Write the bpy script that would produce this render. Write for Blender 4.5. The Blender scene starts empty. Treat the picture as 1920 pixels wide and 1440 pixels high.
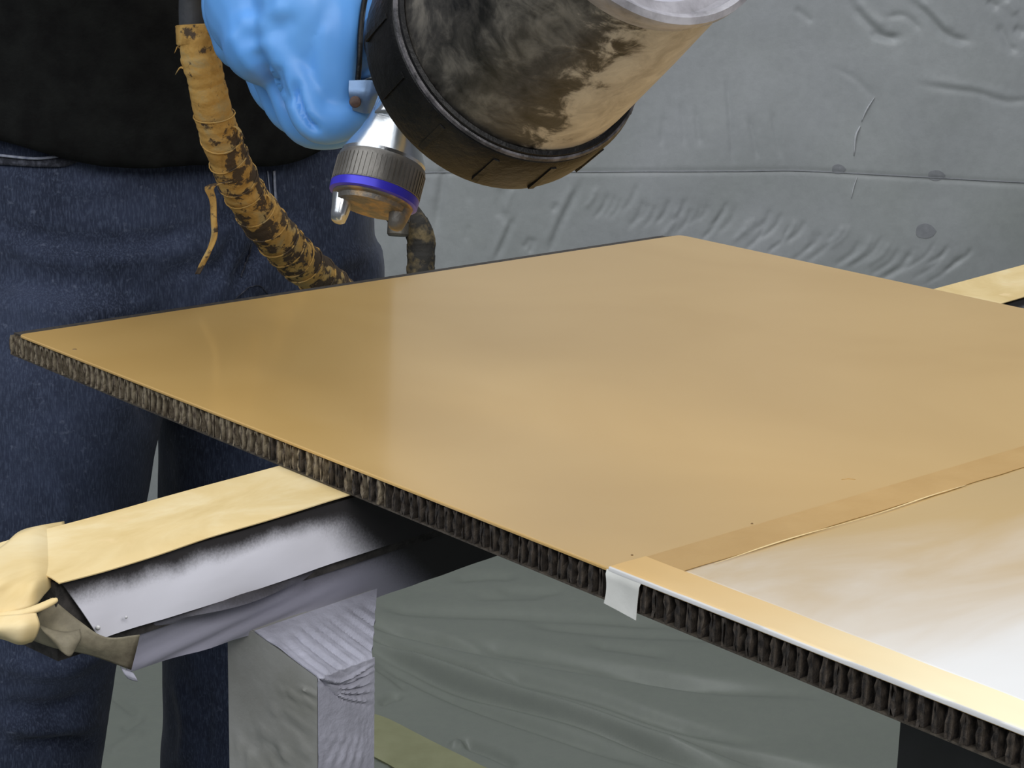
import bpy, math, random
import numpy as np
from mathutils import Matrix, Vector, noise
from mathutils.bvhtree import BVHTree

random.seed(7); rng = np.random.default_rng(7)
scene = bpy.context.scene
COL = scene.collection

# ------------------------------------------------------------------ camera
F = 3757.0; ROLL = math.atan(.0236); PITCH = math.atan(1000/3757.0); CZ = 1.15
_fw = np.array([0, math.cos(PITCH), -math.sin(PITCH)]); _r = np.array([1., 0, 0]); _u = np.cross(_r, _fw)
RT = math.cos(ROLL)*_r + math.sin(ROLL)*_u; UP = -math.sin(ROLL)*_r + math.cos(ROLL)*_u; FW = _fw
CAMP = np.array([0, 0, CZ])
cd = bpy.data.cameras.new('camera'); cam = bpy.data.objects.new('camera', cd); COL.objects.link(cam)
cd.sensor_width = 36; cd.lens = F/1920*36; cd.clip_start = .05; cd.clip_end = 60
cam.matrix_world = Matrix(((RT[0], UP[0], -FW[0], 0), (RT[1], UP[1], -FW[1], 0), (RT[2], UP[2], -FW[2], CZ), (0, 0, 0, 1)))
scene.camera = cam
# ------------------------------------------------------------------ world, lamps, exposure
scene.view_settings.view_transform = 'Standard'; scene.view_settings.look = 'None'
scene.view_settings.exposure = 0.05; scene.view_settings.gamma = 1.0
scene.view_settings.use_curve_mapping = False
w = bpy.data.worlds.new('world'); scene.world = w; w.use_nodes = True
w.node_tree.nodes['Background'].inputs[0].default_value = (.80, .86, 1.0, 1)
w.node_tree.nodes['Background'].inputs[1].default_value = .16

def area(name, loc, aim, sx, sy, power, col=(1, .97, .92)):
    l = bpy.data.lights.new(name, 'AREA'); l.shape = 'RECTANGLE'; l.size = sx; l.size_y = sy; l.energy = power; l.color = col
    o = bpy.data.objects.new(name, l); COL.objects.link(o); o.location = loc
    o.rotation_euler = (Vector(aim)-Vector(loc)).to_track_quat('-Z', 'Y').to_euler()
    return o
area('ceiling_lamp_near', (.7, -.75, 2.15), (.25, .8, .8), 1.7, .8, 30, (1, .985, .96))
area('ceiling_lamp_far', (-.3, 1.45, 2.8), (.0, 1.8, .6), 2.2, 1.0, 20, (.95, .98, 1))
area('added_lamp_back', (.0, 2.7, 2.75), (.1, 2.75, 0), 1.7, .3, 15, (.95, .98, 1))  # unseen lamp added to bring out the floor folds and wall creases
area('ceiling_lamp_side', (-1.35, -.15, 2.3), (-.2, 1.1, .7), 2.4, 1.4, 27, (.92, .96, 1))

# ------------------------------------------------------------------ pixel helpers
def ray(x, y): return FW + RT*((x-960)/F) - UP*((y-720)/F)
def P(x, y, z):
    d = ray(x, y); return CAMP + d*((z-CZ)/d[2])
def Q(x, y, Z): return CAMP + ray(x, y)*Z
def hit(x, y, p, n):
    d = ray(x, y); return CAMP + d*(np.dot(np.asarray(p)-CAMP, n)/np.dot(d, n))
def projv(V):
    d = np.asarray(V)-CAMP; Z = d@FW
    return 960+F*(d@RT)/Z, 720-F*(d@UP)/Z, Z

def lin(r, g, b):
    f = lambda c: c/12.92 if c <= .04045 else ((c+.055)/1.055)**2.4
    return (f(r/255), f(g/255), f(b/255), 1)

# ------------------------------------------------------------------ materials
class NT:
    def __init__(s, name):
        s.m = bpy.data.materials.new(name); s.m.use_nodes = True; s.t = s.m.node_tree
        s.b = s.t.nodes['Principled BSDF']; s._c = None
    def n(s, kind, **kw):
        o = s.t.nodes.new(kind)
        for k, v in kw.items(): setattr(o, k, v)
        return o
    def l(s, a, b): s.t.links.new(a, b)
    def coord(s, scale=(1, 1, 1), rot=(0, 0, 0), loc=(0, 0, 0)):
        if s._c is None: s._c = s.n('ShaderNodeTexCoord')
        mp = s.n('ShaderNodeMapping'); mp.inputs[1].default_value = loc; mp.inputs[2].default_value = rot; mp.inputs[3].default_value = scale
        s.l(s._c.outputs['Object'], mp.inputs[0]); return mp.outputs[0]
    def noise(s, scale, detail=4, rough=.55, sc=(1, 1, 1), rot=(0, 0, 0), dist=0, loc=(0, 0, 0)):
        o = s.n('ShaderNodeTexNoise'); o.inputs['Scale'].default_value = scale; o.inputs['Detail'].default_value = detail
        o.inputs['Roughness'].default_value = rough; o.inputs['Distortion'].default_value = dist
        s.l(s.coord(sc, rot, loc), o.inputs['Vector']); return o.outputs['Fac']
    def ramp(s, fac, stops, interp='LINEAR'):
        r = s.n('ShaderNodeValToRGB'); r.color_ramp.interpolation = interp
        e = r.color_ramp.elements
        while len(e) < len(stops): e.new(.5)
        for i, (p, c) in enumerate(stops):
            e[i].position = p; e[i].color = c if len(c) == 4 else (*c, 1)
        s.l(fac, r.inputs[0]); return r.outputs[0]
    def mix(s, f, a, b, mode='MIX'):
        o = s.n('ShaderNodeMix', data_type='RGBA', blend_type=mode)
        for i, v in ((0, f), (6, a), (7, b)):
            if hasattr(v, 'is_linked'): s.l(v, o.inputs[i])
            else: o.inputs[i].default_value = v
        return o.outputs[2]
    def math(s, op, a, b=0., c=None, clamp=False):
        o = s.n('ShaderNodeMath', operation=op); o.use_clamp = clamp
        for i, v in enumerate((a, b) if c is None else (a, b, c)):
            if hasattr(v, 'is_linked'): s.l(v, o.inputs[i])
            else: o.inputs[i].default_value = v
        return o.outputs[0]
    def sep(s, v):
        o = s.n('ShaderNodeSeparateXYZ'); s.l(v, o.inputs[0]); return o.outputs
    def step(s, v, a, b):     # smooth 0..1 between a and b
        o = s.n('ShaderNodeMapRange'); o.interpolation_type = 'SMOOTHSTEP'
        o.inputs[1].default_value = a; o.inputs[2].default_value = b
        s.l(v, o.inputs[0]); return o.outputs[0]
    def bump(s, h, strength=.3, dist=.002):
        o = s.n('ShaderNodeBump'); o.inputs['Strength'].default_value = strength; o.inputs['Distance'].default_value = dist
        s.l(h, o.inputs['Height']); s.l(o.outputs[0], s.b.inputs['Normal']); return o
    def set(s, color=None, rough=.5, metal=0, spec=.5, coat=0, coat_rough=.05, trans=0, sheen=0):
        if color is not None:
            if hasattr(color, 'is_linked'): s.l(color, s.b.inputs['Base Color'])
            else: s.b.inputs['Base Color'].default_value = color
        if hasattr(rough, 'is_linked'): s.l(rough, s.b.inputs['Roughness'])
        else: s.b.inputs['Roughness'].default_value = rough
        s.b.inputs['Metallic'].default_value = metal; s.b.inputs['Specular IOR Level'].default_value = spec
        s.b.inputs['Coat Weight'].default_value = coat; s.b.inputs['Coat Roughness'].default_value = coat_rough
        s.b.inputs['Sheen Weight'].default_value = sheen
        return s.m

def mottled(name, c1, c2, scale, rough=.5, bs=.2, bscale=None, sc=(1, 1, 1), metal=0, spec=.5, lo=.35, hi=.65, bd=.002, coat=0, sheen=0):
    k = NT(name); f = k.noise(scale, 6, .6, sc)
    c = k.ramp(f, [(lo, c1), (hi, c2)])
    if bs: k.bump(k.noise(bscale or scale*3, 5, .6, sc), bs, bd)
    return k.set(c, rough, metal, spec, coat, .1, sheen=sheen)

# ------------------------------------------------------------------ mesh helpers
MAT = {}
ROOTM = {}
def smooth_angle(me, ang=None):
    me.shade_smooth() if ang is None else None
    if ang is not None:
        me.shade_smooth()
        me.set_sharp_from_angle(angle=math.radians(ang))
def link(name, verts, faces, mat, parent=None, origin=None, smooth=None, kind=None, label=None):
    """verts in world coordinates; a child's mesh goes into its root's frame."""
    V = np.asarray(verts, float)
    if parent is not None:
        M = ROOTM[parent.name]
    else:
        if origin is None: origin = ((V[:, 0].min()+V[:, 0].max())/2, (V[:, 1].min()+V[:, 1].max())/2, V[:, 2].min())
        M = Matrix.Translation(Vector(origin)) if not isinstance(origin, Matrix) else origin
    Mi = np.array(M.inverted())
    L = V@Mi[:3, :3].T + Mi[:3, 3]
    me = bpy.data.meshes.new(name); me.from_pydata(L.tolist(), [], [list(map(int, f)) for f in faces]); me.update()
    if smooth is not None:
        me.shade_smooth()
        if smooth < 180: me.set_sharp_from_angle(angle=math.radians(smooth))
    o = bpy.data.objects.new(name, me); COL.objects.link(o)
    if mat is not None: me.materials.append(mat)
    if parent is not None: o.parent = parent
    else: o.matrix_world = M
    ROOTM[o.name] = M
    if kind: o['kind'] = kind
    if label: o['label'] = label
    return o
def sub(name, verts, faces, mat, part, smooth=None, label=None):   # sub-part: part sits at identity in its root
    ROOTM.setdefault(part.name, ROOTM[part.parent.name])
    return link(name, verts, faces, mat, part, smooth=smooth, label=label)
def empty(name, loc, rz=0):
    o = bpy.data.objects.new(name, None); COL.objects.link(o); o.empty_display_size = .05
    M = Matrix.Translation(Vector(loc)) @ Matrix.Rotation(rz, 4, 'Z'); o.matrix_world = M; ROOTM[o.name] = M
    return o
def tag(o, label, cat, group=None):
    o['label'] = label; o['category'] = cat
    if group: o['group'] = group
    return o
def nrm(v): v = np.asarray(v, float); return v/np.linalg.norm(v)

def box(c, ax, h):       # centre, 3 axes, half sizes
    c = np.asarray(c); V = []
    for i in (-1, 1):
        for j in (-1, 1):
            for k in (-1, 1): V.append(c+ax[0]*h[0]*i+ax[1]*h[1]*j+ax[2]*h[2]*k)
    return np.array(V), [(0, 1, 3, 2), (4, 6, 7, 5), (0, 4, 5, 1), (2, 3, 7, 6), (0, 2, 6, 4), (1, 5, 7, 3)]
def join(parts):
    V = []; Fc = []; n = 0
    for v, f in parts:
        V.append(np.asarray(v)); Fc += [tuple(i+n for i in q) for q in f]; n += len(v)
    return np.vstack(V), Fc
def perp(d):
    d = nrm(d); a = np.array([0, 0, 1.]) if abs(d[2]) < .9 else np.array([1., 0, 0])
    x = nrm(np.cross(a, d)); return x, np.cross(d, x)
def lathe(c, ax, prof, n=32, cap=True, x=None):      # prof: (radius, height along ax)
    ax = nrm(ax); c = np.asarray(c)
    if x is None: x, y = perp(ax)
    else: x = nrm(np.asarray(x)-ax*np.dot(x, ax)); y = np.cross(ax, x)
    V = []; Fc = []
    for r, h in prof:
        for k in range(n):
            a = 2*math.pi*k/n; V.append(c+ax*h+(x*math.cos(a)+y*math.sin(a))*r)
    for i in range(len(prof)-1):
        for k in range(n): Fc.append((i*n+k, i*n+(k+1) % n, (i+1)*n+(k+1) % n, (i+1)*n+k))
    if cap:
        Fc.append(tuple(range(n-1, -1, -1))); Fc.append(tuple(range((len(prof)-1)*n, len(prof)*n)))
    return np.array(V), Fc
def spline(pts, n):      # Catmull-Rom through points of any dimension
    p = np.asarray(pts, float); p = np.vstack([2*p[0]-p[1], p, 2*p[-1]-p[-2]]); m = len(p)-3
    u = np.linspace(0, m-1e-9, n); i = u.astype(int); t = (u-i)[:, None]
    a, b, c, d = p[i], p[i+1], p[i+2], p[i+3]
    return .5*((2*b)+(-a+c)*t+(2*a-5*b+4*c-d)*t**2+(-a+3*b-3*c+d)*t**3)
def tube(path, radii, n=14, cap=True, flat=1.0):
    p = np.asarray(path, float); r = np.broadcast_to(np.asarray(radii, float), (len(p),))
    T = np.gradient(p, axis=0); T /= np.linalg.norm(T, axis=1)[:, None]
    x, _ = perp(T[0]); V = []; Fc = []
    for i in range(len(p)):
        x = nrm(x-T[i]*np.dot(x, T[i])); y = np.cross(T[i], x)
        for k in range(n):
            a = 2*math.pi*k/n; V.append(p[i]+(x*math.cos(a)+y*math.sin(a)*flat)*r[i])
    for i in range(len(p)-1):
        for k in range(n): Fc.append((i*n+k, i*n+(k+1) % n, (i+1)*n+(k+1) % n, (i+1)*n+k))
    if cap: Fc.append(tuple(range(n-1, -1, -1))); Fc.append(tuple(range((len(p)-1)*n, len(p)*n)))
    return np.array(V), Fc
def blobs(pts, n=10, per=6):    # capsule chain: list of (point, radius), closed rounded ends
    P3 = np.array([p for p, r in pts]); R = np.array([r for p, r in pts])
    m = max(4, per*(len(pts)-1)); s = spline(np.column_stack([P3, R]), m)
    path = list(s[:, :3]); rad = list(s[:, 3])
    def endcap(p, q, r):
        d = nrm(np.asarray(p)-np.asarray(q)); return [(p+d*r*math.sin(a), r*math.cos(a)) for a in (.5, .95, 1.3, 1.5)]
    a = endcap(path[0], path[1], rad[0]); b = endcap(path[-1], path[-2], rad[-1])
    path = [x[0] for x in a[::-1]]+path+[x[0] for x in b]; rad = [x[1] for x in a[::-1]]+rad+[x[1] for x in b]
    return tube(path, rad, n)
def loft(rings, n=32):   # rings of (centre, axis_a, axis_b) -> closed tube
    V = []; Fc = []
    for c, a, b in rings:
        c = np.asarray(c); a = np.asarray(a); b = np.asarray(b)
        for k in range(n):
            t = 2*math.pi*k/n; V.append(c+a*math.cos(t)+b*math.sin(t))
    for i in range(len(rings)-1):
        for k in range(n): Fc.append((i*n+k, i*n+(k+1) % n, (i+1)*n+(k+1) % n, (i+1)*n+k))
    Fc.append(tuple(range(n-1, -1, -1))); Fc.append(tuple(range((len(rings)-1)*n, len(rings)*n)))
    return np.array(V), Fc
def sheet(ctrl, nu, nv, thick=.0004):    # ctrl[row][col] 3D points -> bicubic sheet with thickness
    c = np.asarray(ctrl, float)
    rows = np.array([spline(r, nu) for r in c]); G = np.array([spline(rows[:, j], nv) for j in range(nu)]).transpose(1, 0, 2)
    return thicken(G, thick)
def thicken(G, thick):
    nv, nu = G.shape[:2]
    du = np.gradient(G, axis=1); dv = np.gradient(G, axis=0); N = np.cross(du, dv); N /= (np.linalg.norm(N, axis=2)[..., None]+1e-12)
    V = np.vstack([(G+N*thick/2).reshape(-1, 3), (G-N*thick/2).reshape(-1, 3)]); o = nu*nv; Fc = []
    for i in range(nv-1):
        for j in range(nu-1):
            a, b, c, d = i*nu+j, i*nu+j+1, (i+1)*nu+j+1, (i+1)*nu+j
            Fc.append((a, b, c, d)); Fc.append((o+d, o+c, o+b, o+a))
    bd = [i for i in range(nu)]+[i*nu+nu-1 for i in range(1, nv)]+[(nv-1)*nu+i for i in range(nu-2, -1, -1)]+[i*nu for i in range(nv-2, 0, -1)]
    for k in range(len(bd)):
        a, b = bd[k], bd[(k+1) % len(bd)]; Fc.append((b, a, o+a, o+b))
    return V, Fc
def union(parts, voxel, smooth=4, factor=.5):
    V, Fc = join(parts)
    me = bpy.data.meshes.new('tmp'); me.from_pydata(V.tolist(), [], Fc); me.update()
    o = bpy.data.objects.new('tmp', me); COL.objects.link(o)
    r = o.modifiers.new('r', 'REMESH'); r.mode = 'VOXEL'; r.voxel_size = voxel
    if smooth:
        s = o.modifiers.new('s', 'SMOOTH'); s.iterations = smooth; s.factor = factor
    bpy.context.view_layer.update(); dg = bpy.context.evaluated_depsgraph_get()
    m2 = bpy.data.meshes.new_from_object(o.evaluated_get(dg), depsgraph=dg)
    n = len(m2.vertices); A = np.empty(n*3); m2.vertices.foreach_get('co', A); A = A.reshape(-1, 3)
    Fo = [tuple(p.vertices) for p in m2.polygons]
    bpy.data.objects.remove(o); bpy.data.meshes.remove(me); bpy.data.meshes.remove(m2)
    return A, Fo
def vnormals(V, Fc):
    N = np.zeros_like(V); Fq = np.array([f if len(f) == 4 else (*f, f[-1]) for f in Fc])
    n = np.cross(V[Fq[:, 2]]-V[Fq[:, 0]], V[Fq[:, 3]]-V[Fq[:, 1]])
    for k in range(4): np.add.at(N, Fq[:, k], n)
    return N/(np.linalg.norm(N, axis=1)[:, None]+1e-12)
def segdist(x, y, pts):   # distance in photo pixels to a smooth polyline, and end fade
    q = spline(pts, max(8, 6*len(pts))); d = np.full(x.shape, 1e9); u = np.zeros(x.shape); m = len(q)-1
    for i in range(m):
        a, b = q[i], q[i+1]; ab = b-a; L = ab@ab+1e-9
        t = np.clip(((x-a[0])*ab[0]+(y-a[1])*ab[1])/L, 0, 1)
        dd = np.hypot(x-a[0]-t*ab[0], y-a[1]-t*ab[1]); k = dd < d; d[k] = dd[k]; u[k] = (i+t[k])/m
    return d, u
def folds(V, N, lines, front=True):
    """real folds: displace along the normal where a crease runs; width in px of the photo, amp in metres"""
    x, y, Z = projv(V); H = np.zeros(len(V)); f = np.ones(len(V))
    if front: f = ((CAMP-V)*N).sum(1) > 0
    for pts, wd, amp in lines:
        q = np.asarray(pts, float); lo = q.min(0)-3*wd-12; hi = q.max(0)+3*wd+12
        m = np.nonzero((x > lo[0]) & (x < hi[0]) & (y > lo[1]) & (y < hi[1]) & (f > 0))[0]
        if not len(m): continue
        d, u = segdist(x[m], y[m], pts)
        H[m] += amp*np.exp(-(d/wd)**2)*np.clip(np.minimum(u, 1-u)*5+.15, 0, 1)*(d < 3*wd)
    return V+N*H[:, None]
def nz(V, scale, off=0, sc=(1, 1, 1)):
    S = np.asarray(sc)*scale
    return np.array([noise.noise(Vector((v*S)+off)) for v in V])

# ------------------------------------------------------------------ material library
def m_skin_paint():
    k = NT('gold_paint'); f = k.noise(5, 3, .5, (1, 1, 1), dist=.6); f2 = k.noise(900, 2)
    c = k.ramp(f, [(.3, lin(190, 153, 90)), (.7, lin(202, 166, 104))])
    k.bump(k.noise(420, 2, .4), .03, .0004)
    return k.set(c, .42, 0, .45, .6, .13)
MAT['paint'] = m_skin_paint()
MAT['core_pale'] = mottled('pale_honeycomb_core', lin(66, 54, 42), lin(150, 138, 116), 420, .8, .6, 900, (1, 1, .5), bd=.001, lo=.40, hi=.68)  # paler version of the core colour
MAT['core'] = mottled('honeycomb_core', lin(24, 19, 16), lin(82, 72, 62), 420, .75, .6, 900, (1, 1, .5), bd=.001, lo=.42, hi=.72)
MAT['core_dark'] = mottled('core_shadow', lin(16, 13, 11), lin(38, 32, 27), 500, .8, .3)
MAT['ledge'] = mottled('ledge_resin', lin(40, 36, 33), lin(66, 60, 54), 300, .8, .3)
MAT['resin'] = mottled('dark_resin', lin(44, 38, 32), lin(84, 76, 66), 300, .6, .3)
def m_film():
    k = NT('masking_film'); x, y, z = k.sep(k.coord())
    n1 = k.noise(14, 5, .6, (1, .35, 1), dist=.8); n2 = k.noise(40, 4)
    d = k.math('ADD', k.math('MULTIPLY', x, -1.), k.math('MULTIPLY', n1, .16))     # x along the panel
    d = k.math('ADD', d, k.math('MULTIPLY', y, .42))
    fac = k.step(d, -.55, -.375)
    c = k.mix(fac, lin(230, 229, 228), lin(190, 160, 108))
    k.bump(k.noise(60, 3, .5, (1, .4, 1)), .12, .002)
    return k.set(c, .34, 0, .45, .3, .15)
MAT['film'] = m_film()
def m_tape(name, a, b, bumps=.25):
    k = NT(name); c = k.ramp(k.noise(30, 4), [(.3, a), (.7, b)])
    k.bump(k.noise(700, 3, .6, (1, .25, 1)), bumps, .0006); return k.set(c, .55, 0, .4)
MAT['tape_gold'] = m_tape('masking_tape_gold', lin(176, 140, 84), lin(186, 151, 96))
def m_edge_tape():
    k = NT('masking_tape_cream'); x, y, z = k.sep(k.coord())
    f = k.step(k.math('ADD', x, k.math('MULTIPLY', k.noise(18, 3), .05)), .50, .72)
    c = k.mix(f, lin(208, 170, 108), lin(244, 232, 196))
    g = k.step(k.math('ADD', y, k.math('MULTIPLY', k.noise(60, 2), .001)), .0002, .0012)
    c = k.mix(g, lin(205, 205, 205), c)
    k.bump(k.noise(60, 3, .5, (.3, 1, 1)), .15, .0012); return k.set(c, .5, 0, .4)
MAT['tape_edge'] = m_edge_tape()
MAT['crease'] = m_tape('pale_crease', lin(226, 202, 150), lin(232, 210, 160), .1)
MAT['tape_white'] = m_tape('masking_tape_white', lin(196, 196, 190), lin(222, 222, 218), .1)
def m_yellow_paper():
    k = NT('overspray_paper'); n1 = k.noise(22, 5, .6, (.5, 1, 1), dist=1.); n2 = k.noise(70, 3)
    c = k.ramp(n1, [(.25, lin(204, 176, 118)), (.5, lin(220, 196, 144)), (.75, lin(234, 218, 178))])
    c = k.mix(k.ramp(n2, [(.62, (0, 0, 0, 1)), (.72, (1, 1, 1, 1))]), c, lin(224, 198, 148))
    k.bump(k.noise(50, 4, .5, (.4, 1, 1)), .25, .003); return k.set(c, .6, 0, .3)
MAT['yellow'] = m_yellow_paper()
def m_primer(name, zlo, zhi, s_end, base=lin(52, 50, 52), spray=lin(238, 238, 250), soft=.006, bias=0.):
    """pale primer tone, mixed to a dark base towards the lip above and under the panel"""
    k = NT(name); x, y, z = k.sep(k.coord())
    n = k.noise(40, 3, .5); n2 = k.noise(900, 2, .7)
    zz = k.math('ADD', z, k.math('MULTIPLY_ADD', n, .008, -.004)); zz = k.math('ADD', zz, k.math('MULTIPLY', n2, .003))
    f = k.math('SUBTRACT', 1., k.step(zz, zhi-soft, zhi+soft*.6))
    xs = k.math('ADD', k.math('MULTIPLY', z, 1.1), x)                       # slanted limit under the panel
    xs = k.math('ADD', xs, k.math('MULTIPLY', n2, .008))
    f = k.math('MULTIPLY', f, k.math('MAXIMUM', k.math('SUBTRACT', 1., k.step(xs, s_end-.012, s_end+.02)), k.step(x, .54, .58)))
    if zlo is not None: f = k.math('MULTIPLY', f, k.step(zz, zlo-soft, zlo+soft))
    c = k.mix(f, base, spray)  # dark base towards the lip and under the panel
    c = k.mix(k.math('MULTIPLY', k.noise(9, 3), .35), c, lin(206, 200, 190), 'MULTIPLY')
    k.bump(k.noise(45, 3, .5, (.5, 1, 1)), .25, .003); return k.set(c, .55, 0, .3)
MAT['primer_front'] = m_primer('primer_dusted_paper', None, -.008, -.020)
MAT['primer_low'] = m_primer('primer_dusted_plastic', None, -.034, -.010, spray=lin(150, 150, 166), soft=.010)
MAT['primer_post'] = mottled('primer_dusted_post', lin(148, 148, 160), lin(168, 168, 182), 60, .65, .35, 260)
MAT['post_side'] = mottled('grey_plastic_post', lin(138, 138, 132), lin(160, 160, 158), 18, .5, .2, 120)
MAT['brown_paper'] = mottled('stained_paper', lin(66, 58, 46), lin(150, 142, 120), 34, .7, .3, 120)
MAT['end_dark'] = mottled('dark_beam_end', lin(28, 26, 25), lin(70, 66, 64), 120, .8, .3)
MAT['shade_wrap'] = mottled('shade_dark_wrap', lin(30, 30, 30), lin(44, 45, 46), 20, .5, .2)  # the shade under the panel is put into this dark colour
def m_plastic_sheet(name, a, b, rough=.42):
    k = NT(name); f = k.noise(1.3, 4, .6); g = k.noise(55, 6, .7)
    c = k.ramp(f, [(.3, a), (.7, b)])
    c = k.mix(k.math('MULTIPLY', k.ramp(g, [(.35, (0, 0, 0, 1)), (.7, (1, 1, 1, 1))]), .16), c, lin(96, 98, 100))
    k.bump(k.noise(38, 5, .65), .16, .004)
    return k.set(c, rough, 0, .4)
MAT['wall'] = m_plastic_sheet('plastic_wall_sheet', lin(158, 163, 159), lin(170, 172, 177))
MAT['floor'] = m_plastic_sheet('plastic_floor_sheet', lin(116, 121, 112), lin(128, 132, 123), .38)
MAT['floor_tape'] = m_tape('olive_tape', lin(134, 134, 100), lin(146, 146, 112), .1)
MAT['stain'] = mottled('dark_stain', lin(128, 130, 134), lin(142, 144, 148), 80, .6, 0)
MAT['drip'] = mottled('white_drip', lin(176, 178, 182), lin(196, 198, 200), 80, .5, 0)
def m_denim():
    k = NT('denim'); f = k.noise(16, 5, .6, (1, 1, 1)); tw = k.noise(900, 2, .6, (1, 1, .18)); h = k.noise(900, 2, .6, (.2, .2, 1))
    c = k.ramp(f, [(.3, lin(30, 36, 52)), (.7, lin(58, 66, 88))])
    c = k.mix(k.math('MULTIPLY', k.ramp(tw, [(.45, (0, 0, 0, 1)), (.7, (1, 1, 1, 1))]), .35), c, lin(98, 108, 132))
    fl = k.noise(180, 3, .6); c = k.mix(k.math('MULTIPLY', k.ramp(fl, [(.62, (0, 0, 0, 1)), (.74, (1, 1, 1, 1))]), .35), c, lin(118, 126, 146))
    k.bump(k.math('ADD', tw, h), .35, .0006); return k.set(c, .85, 0, .2, sheen=.1)
MAT['denim'] = m_denim()
MAT['denim_edge'] = mottled('worn_denim_edge', lin(120, 126, 146), lin(160, 164, 178), 300, .85, .3)
MAT['denim_dark'] = mottled('dark_denim_band', lin(34, 36, 46), lin(88, 90, 102), 260, .85, .3, lo=.45, hi=.75)
MAT['shirt'] = mottled('black_cotton', lin(14, 14, 14), lin(24, 25, 24), 60, .9, .3, 500, spec=.15)
MAT['glove'] = NT('blue_nitrile')
def _g():
    k = MAT['glove']; f = k.noise(10, 3); c = k.ramp(f, [(.3, lin(86, 150, 222)), (.7, lin(112, 172, 236))])
    k.bump(k.noise(30, 3, .45, dist=1.0), .12, .003); k.b.inputs['Subsurface Weight'].default_value = .08
    k.b.inputs['Subsurface Radius'].default_value = (.004, .006, .01)
    return k.set(c, .42, 0, .4)
MAT['glove'] = _g()
MAT['skin'] = mottled('skin', lin(190, 140, 112), lin(206, 158, 130), 40, .5, .1, 400)
MAT['hair'] = mottled('brown_hair', lin(40, 28, 20), lin(66, 48, 34), 200, .6, .5, 300, (1, 1, .1))
MAT['shoe'] = mottled('black_shoe', lin(18, 18, 18), lin(34, 34, 34), 60, .6, .3)
MAT['silver'] = mottled('polished_gun_metal', lin(186, 190, 194), lin(206, 208, 210), 20, .24, .05, 200, metal=.95)
MAT['steel'] = mottled('satin_steel', lin(104, 128, 160), lin(124, 146, 176), 30, .4, .1, 200, metal=.7)
MAT['knurl'] = mottled('satin_ring_metal', lin(118, 114, 108), lin(138, 134, 128), 40, .42, .12, 600, metal=.7)
MAT['blue_ring'] = mottled('blue_anodised', lin(52, 46, 190), lin(70, 62, 214), 30, .35, .05, metal=.25)
MAT['cap'] = mottled('paint_spattered_cap', lin(112, 108, 102), lin(170, 140, 98), 90, .45, .3, 300, metal=.5, lo=.45, hi=.6)
MAT['black'] = mottled('black_plastic', lin(8, 8, 9), lin(24, 23, 24), 90, .42, .4, 160, lo=.4, hi=.8, spec=.25)
MAT['black_edge'] = mottled('scuffed_black_rim', lin(40, 39, 42), lin(112, 108, 112), 130, .4, .4, 200, lo=.42, hi=.75)
def m_cup(ax, side, cen):
    k = NT('paint_stained_cup'); n1 = k.noise(26, 6, .62, (1, 1, 1), dist=1.1); n2 = k.noise(80, 5, .65, dist=.6)
    f = k.math('MULTIPLY_ADD', n2, .45, k.math('MULTIPLY', n1, .6))
    c = k.ramp(f, [(.40, lin(16, 15, 14)), (.51, lin(62, 59, 55)), (.62, lin(108, 103, 95)), (.80, lin(142, 134, 122))])
    v = k.n('ShaderNodeVectorMath', operation='DOT_PRODUCT'); k.l(k.coord(), v.inputs[0]); v.inputs[1].default_value = side
    d = k.math('ADD', v.outputs['Value'], k.math('MULTIPLY_ADD', n2, .05, -.025)); d = k.math('ADD', d, k.math('MULTIPLY_ADD', n1, .05, -.025))
    c = k.mix(k.step(d, .033, .044), c, k.ramp(n2, [(.35, lin(160, 149, 134)), (.65, lin(200, 189, 170))]))
    k.bump(n2, .35, .001)
    return k.set(c, .42, 0, .5)
MAT['rim'] = mottled('clear_plastic_rim', lin(120, 118, 122), lin(170, 168, 174), 60, .25, .1)
MAT['cup_base'] = mottled('clear_cup_base', lin(176, 176, 188), lin(196, 196, 208), 20, .25, .05)
MAT['brown'] = mottled('rusty_screw', lin(62, 40, 30), lin(92, 62, 46), 200, .5, .2)
def m_hose():
    k = NT('taped_hose'); n = k.noise(60, 6, .62, dist=.6); big = k.noise(11, 3, .5, loc=(.3, .1, .37))
    c = k.ramp(n, [(.34, lin(160, 126, 70)), (.5, lin(190, 152, 86)), (.66, lin(172, 152, 108))])
    p = k.math('MULTIPLY_ADD', k.noise(95, 5, .65, loc=(1, 2, 3)), .75, k.math('MULTIPLY', big, .45))
    x, y, z = k.sep(k.coord())
    # the taped part nearer the floor is rubbed through to dark rubber
    p = k.math('ADD', p, k.math('MULTIPLY', k.step(z, .25, .04), .06))
    c = k.mix(k.ramp(p, [(.63, (0, 0, 0, 1)), (.67, (1, 1, 1, 1))]), c, lin(80, 68, 56))
    k.bump(k.noise(160, 5, .65), .6, .0016)
    return k.set(c, .8, 0, .2)
MAT['hose'] = m_hose()
MAT['hose_dark'] = mottled('dark_spattered_hose', lin(44, 42, 38), lin(140, 122, 84), 70, .8, .6, 160, lo=.5, hi=.72)
MAT['rubber'] = mottled('grey_rubber', lin(50, 53, 58), lin(66, 69, 74), 60, .6, .25)
MAT['coupling'] = mottled('dull_coupling', lin(92, 88, 80), lin(128, 122, 110), 80, .5, .2, metal=.4)
MAT['speck'] = mottled('speck', lin(112, 86, 50), lin(124, 98, 60), 50, .6, 0)
MAT['lint'] = mottled('white_lint', lin(220, 220, 222), lin(235, 235, 236), 50, .8, 0)
MAT['wood'] = mottled('pine_wood', lin(150, 116, 76), lin(176, 140, 96), 20, .7, .3, 90, (1, .1, 1))

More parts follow.
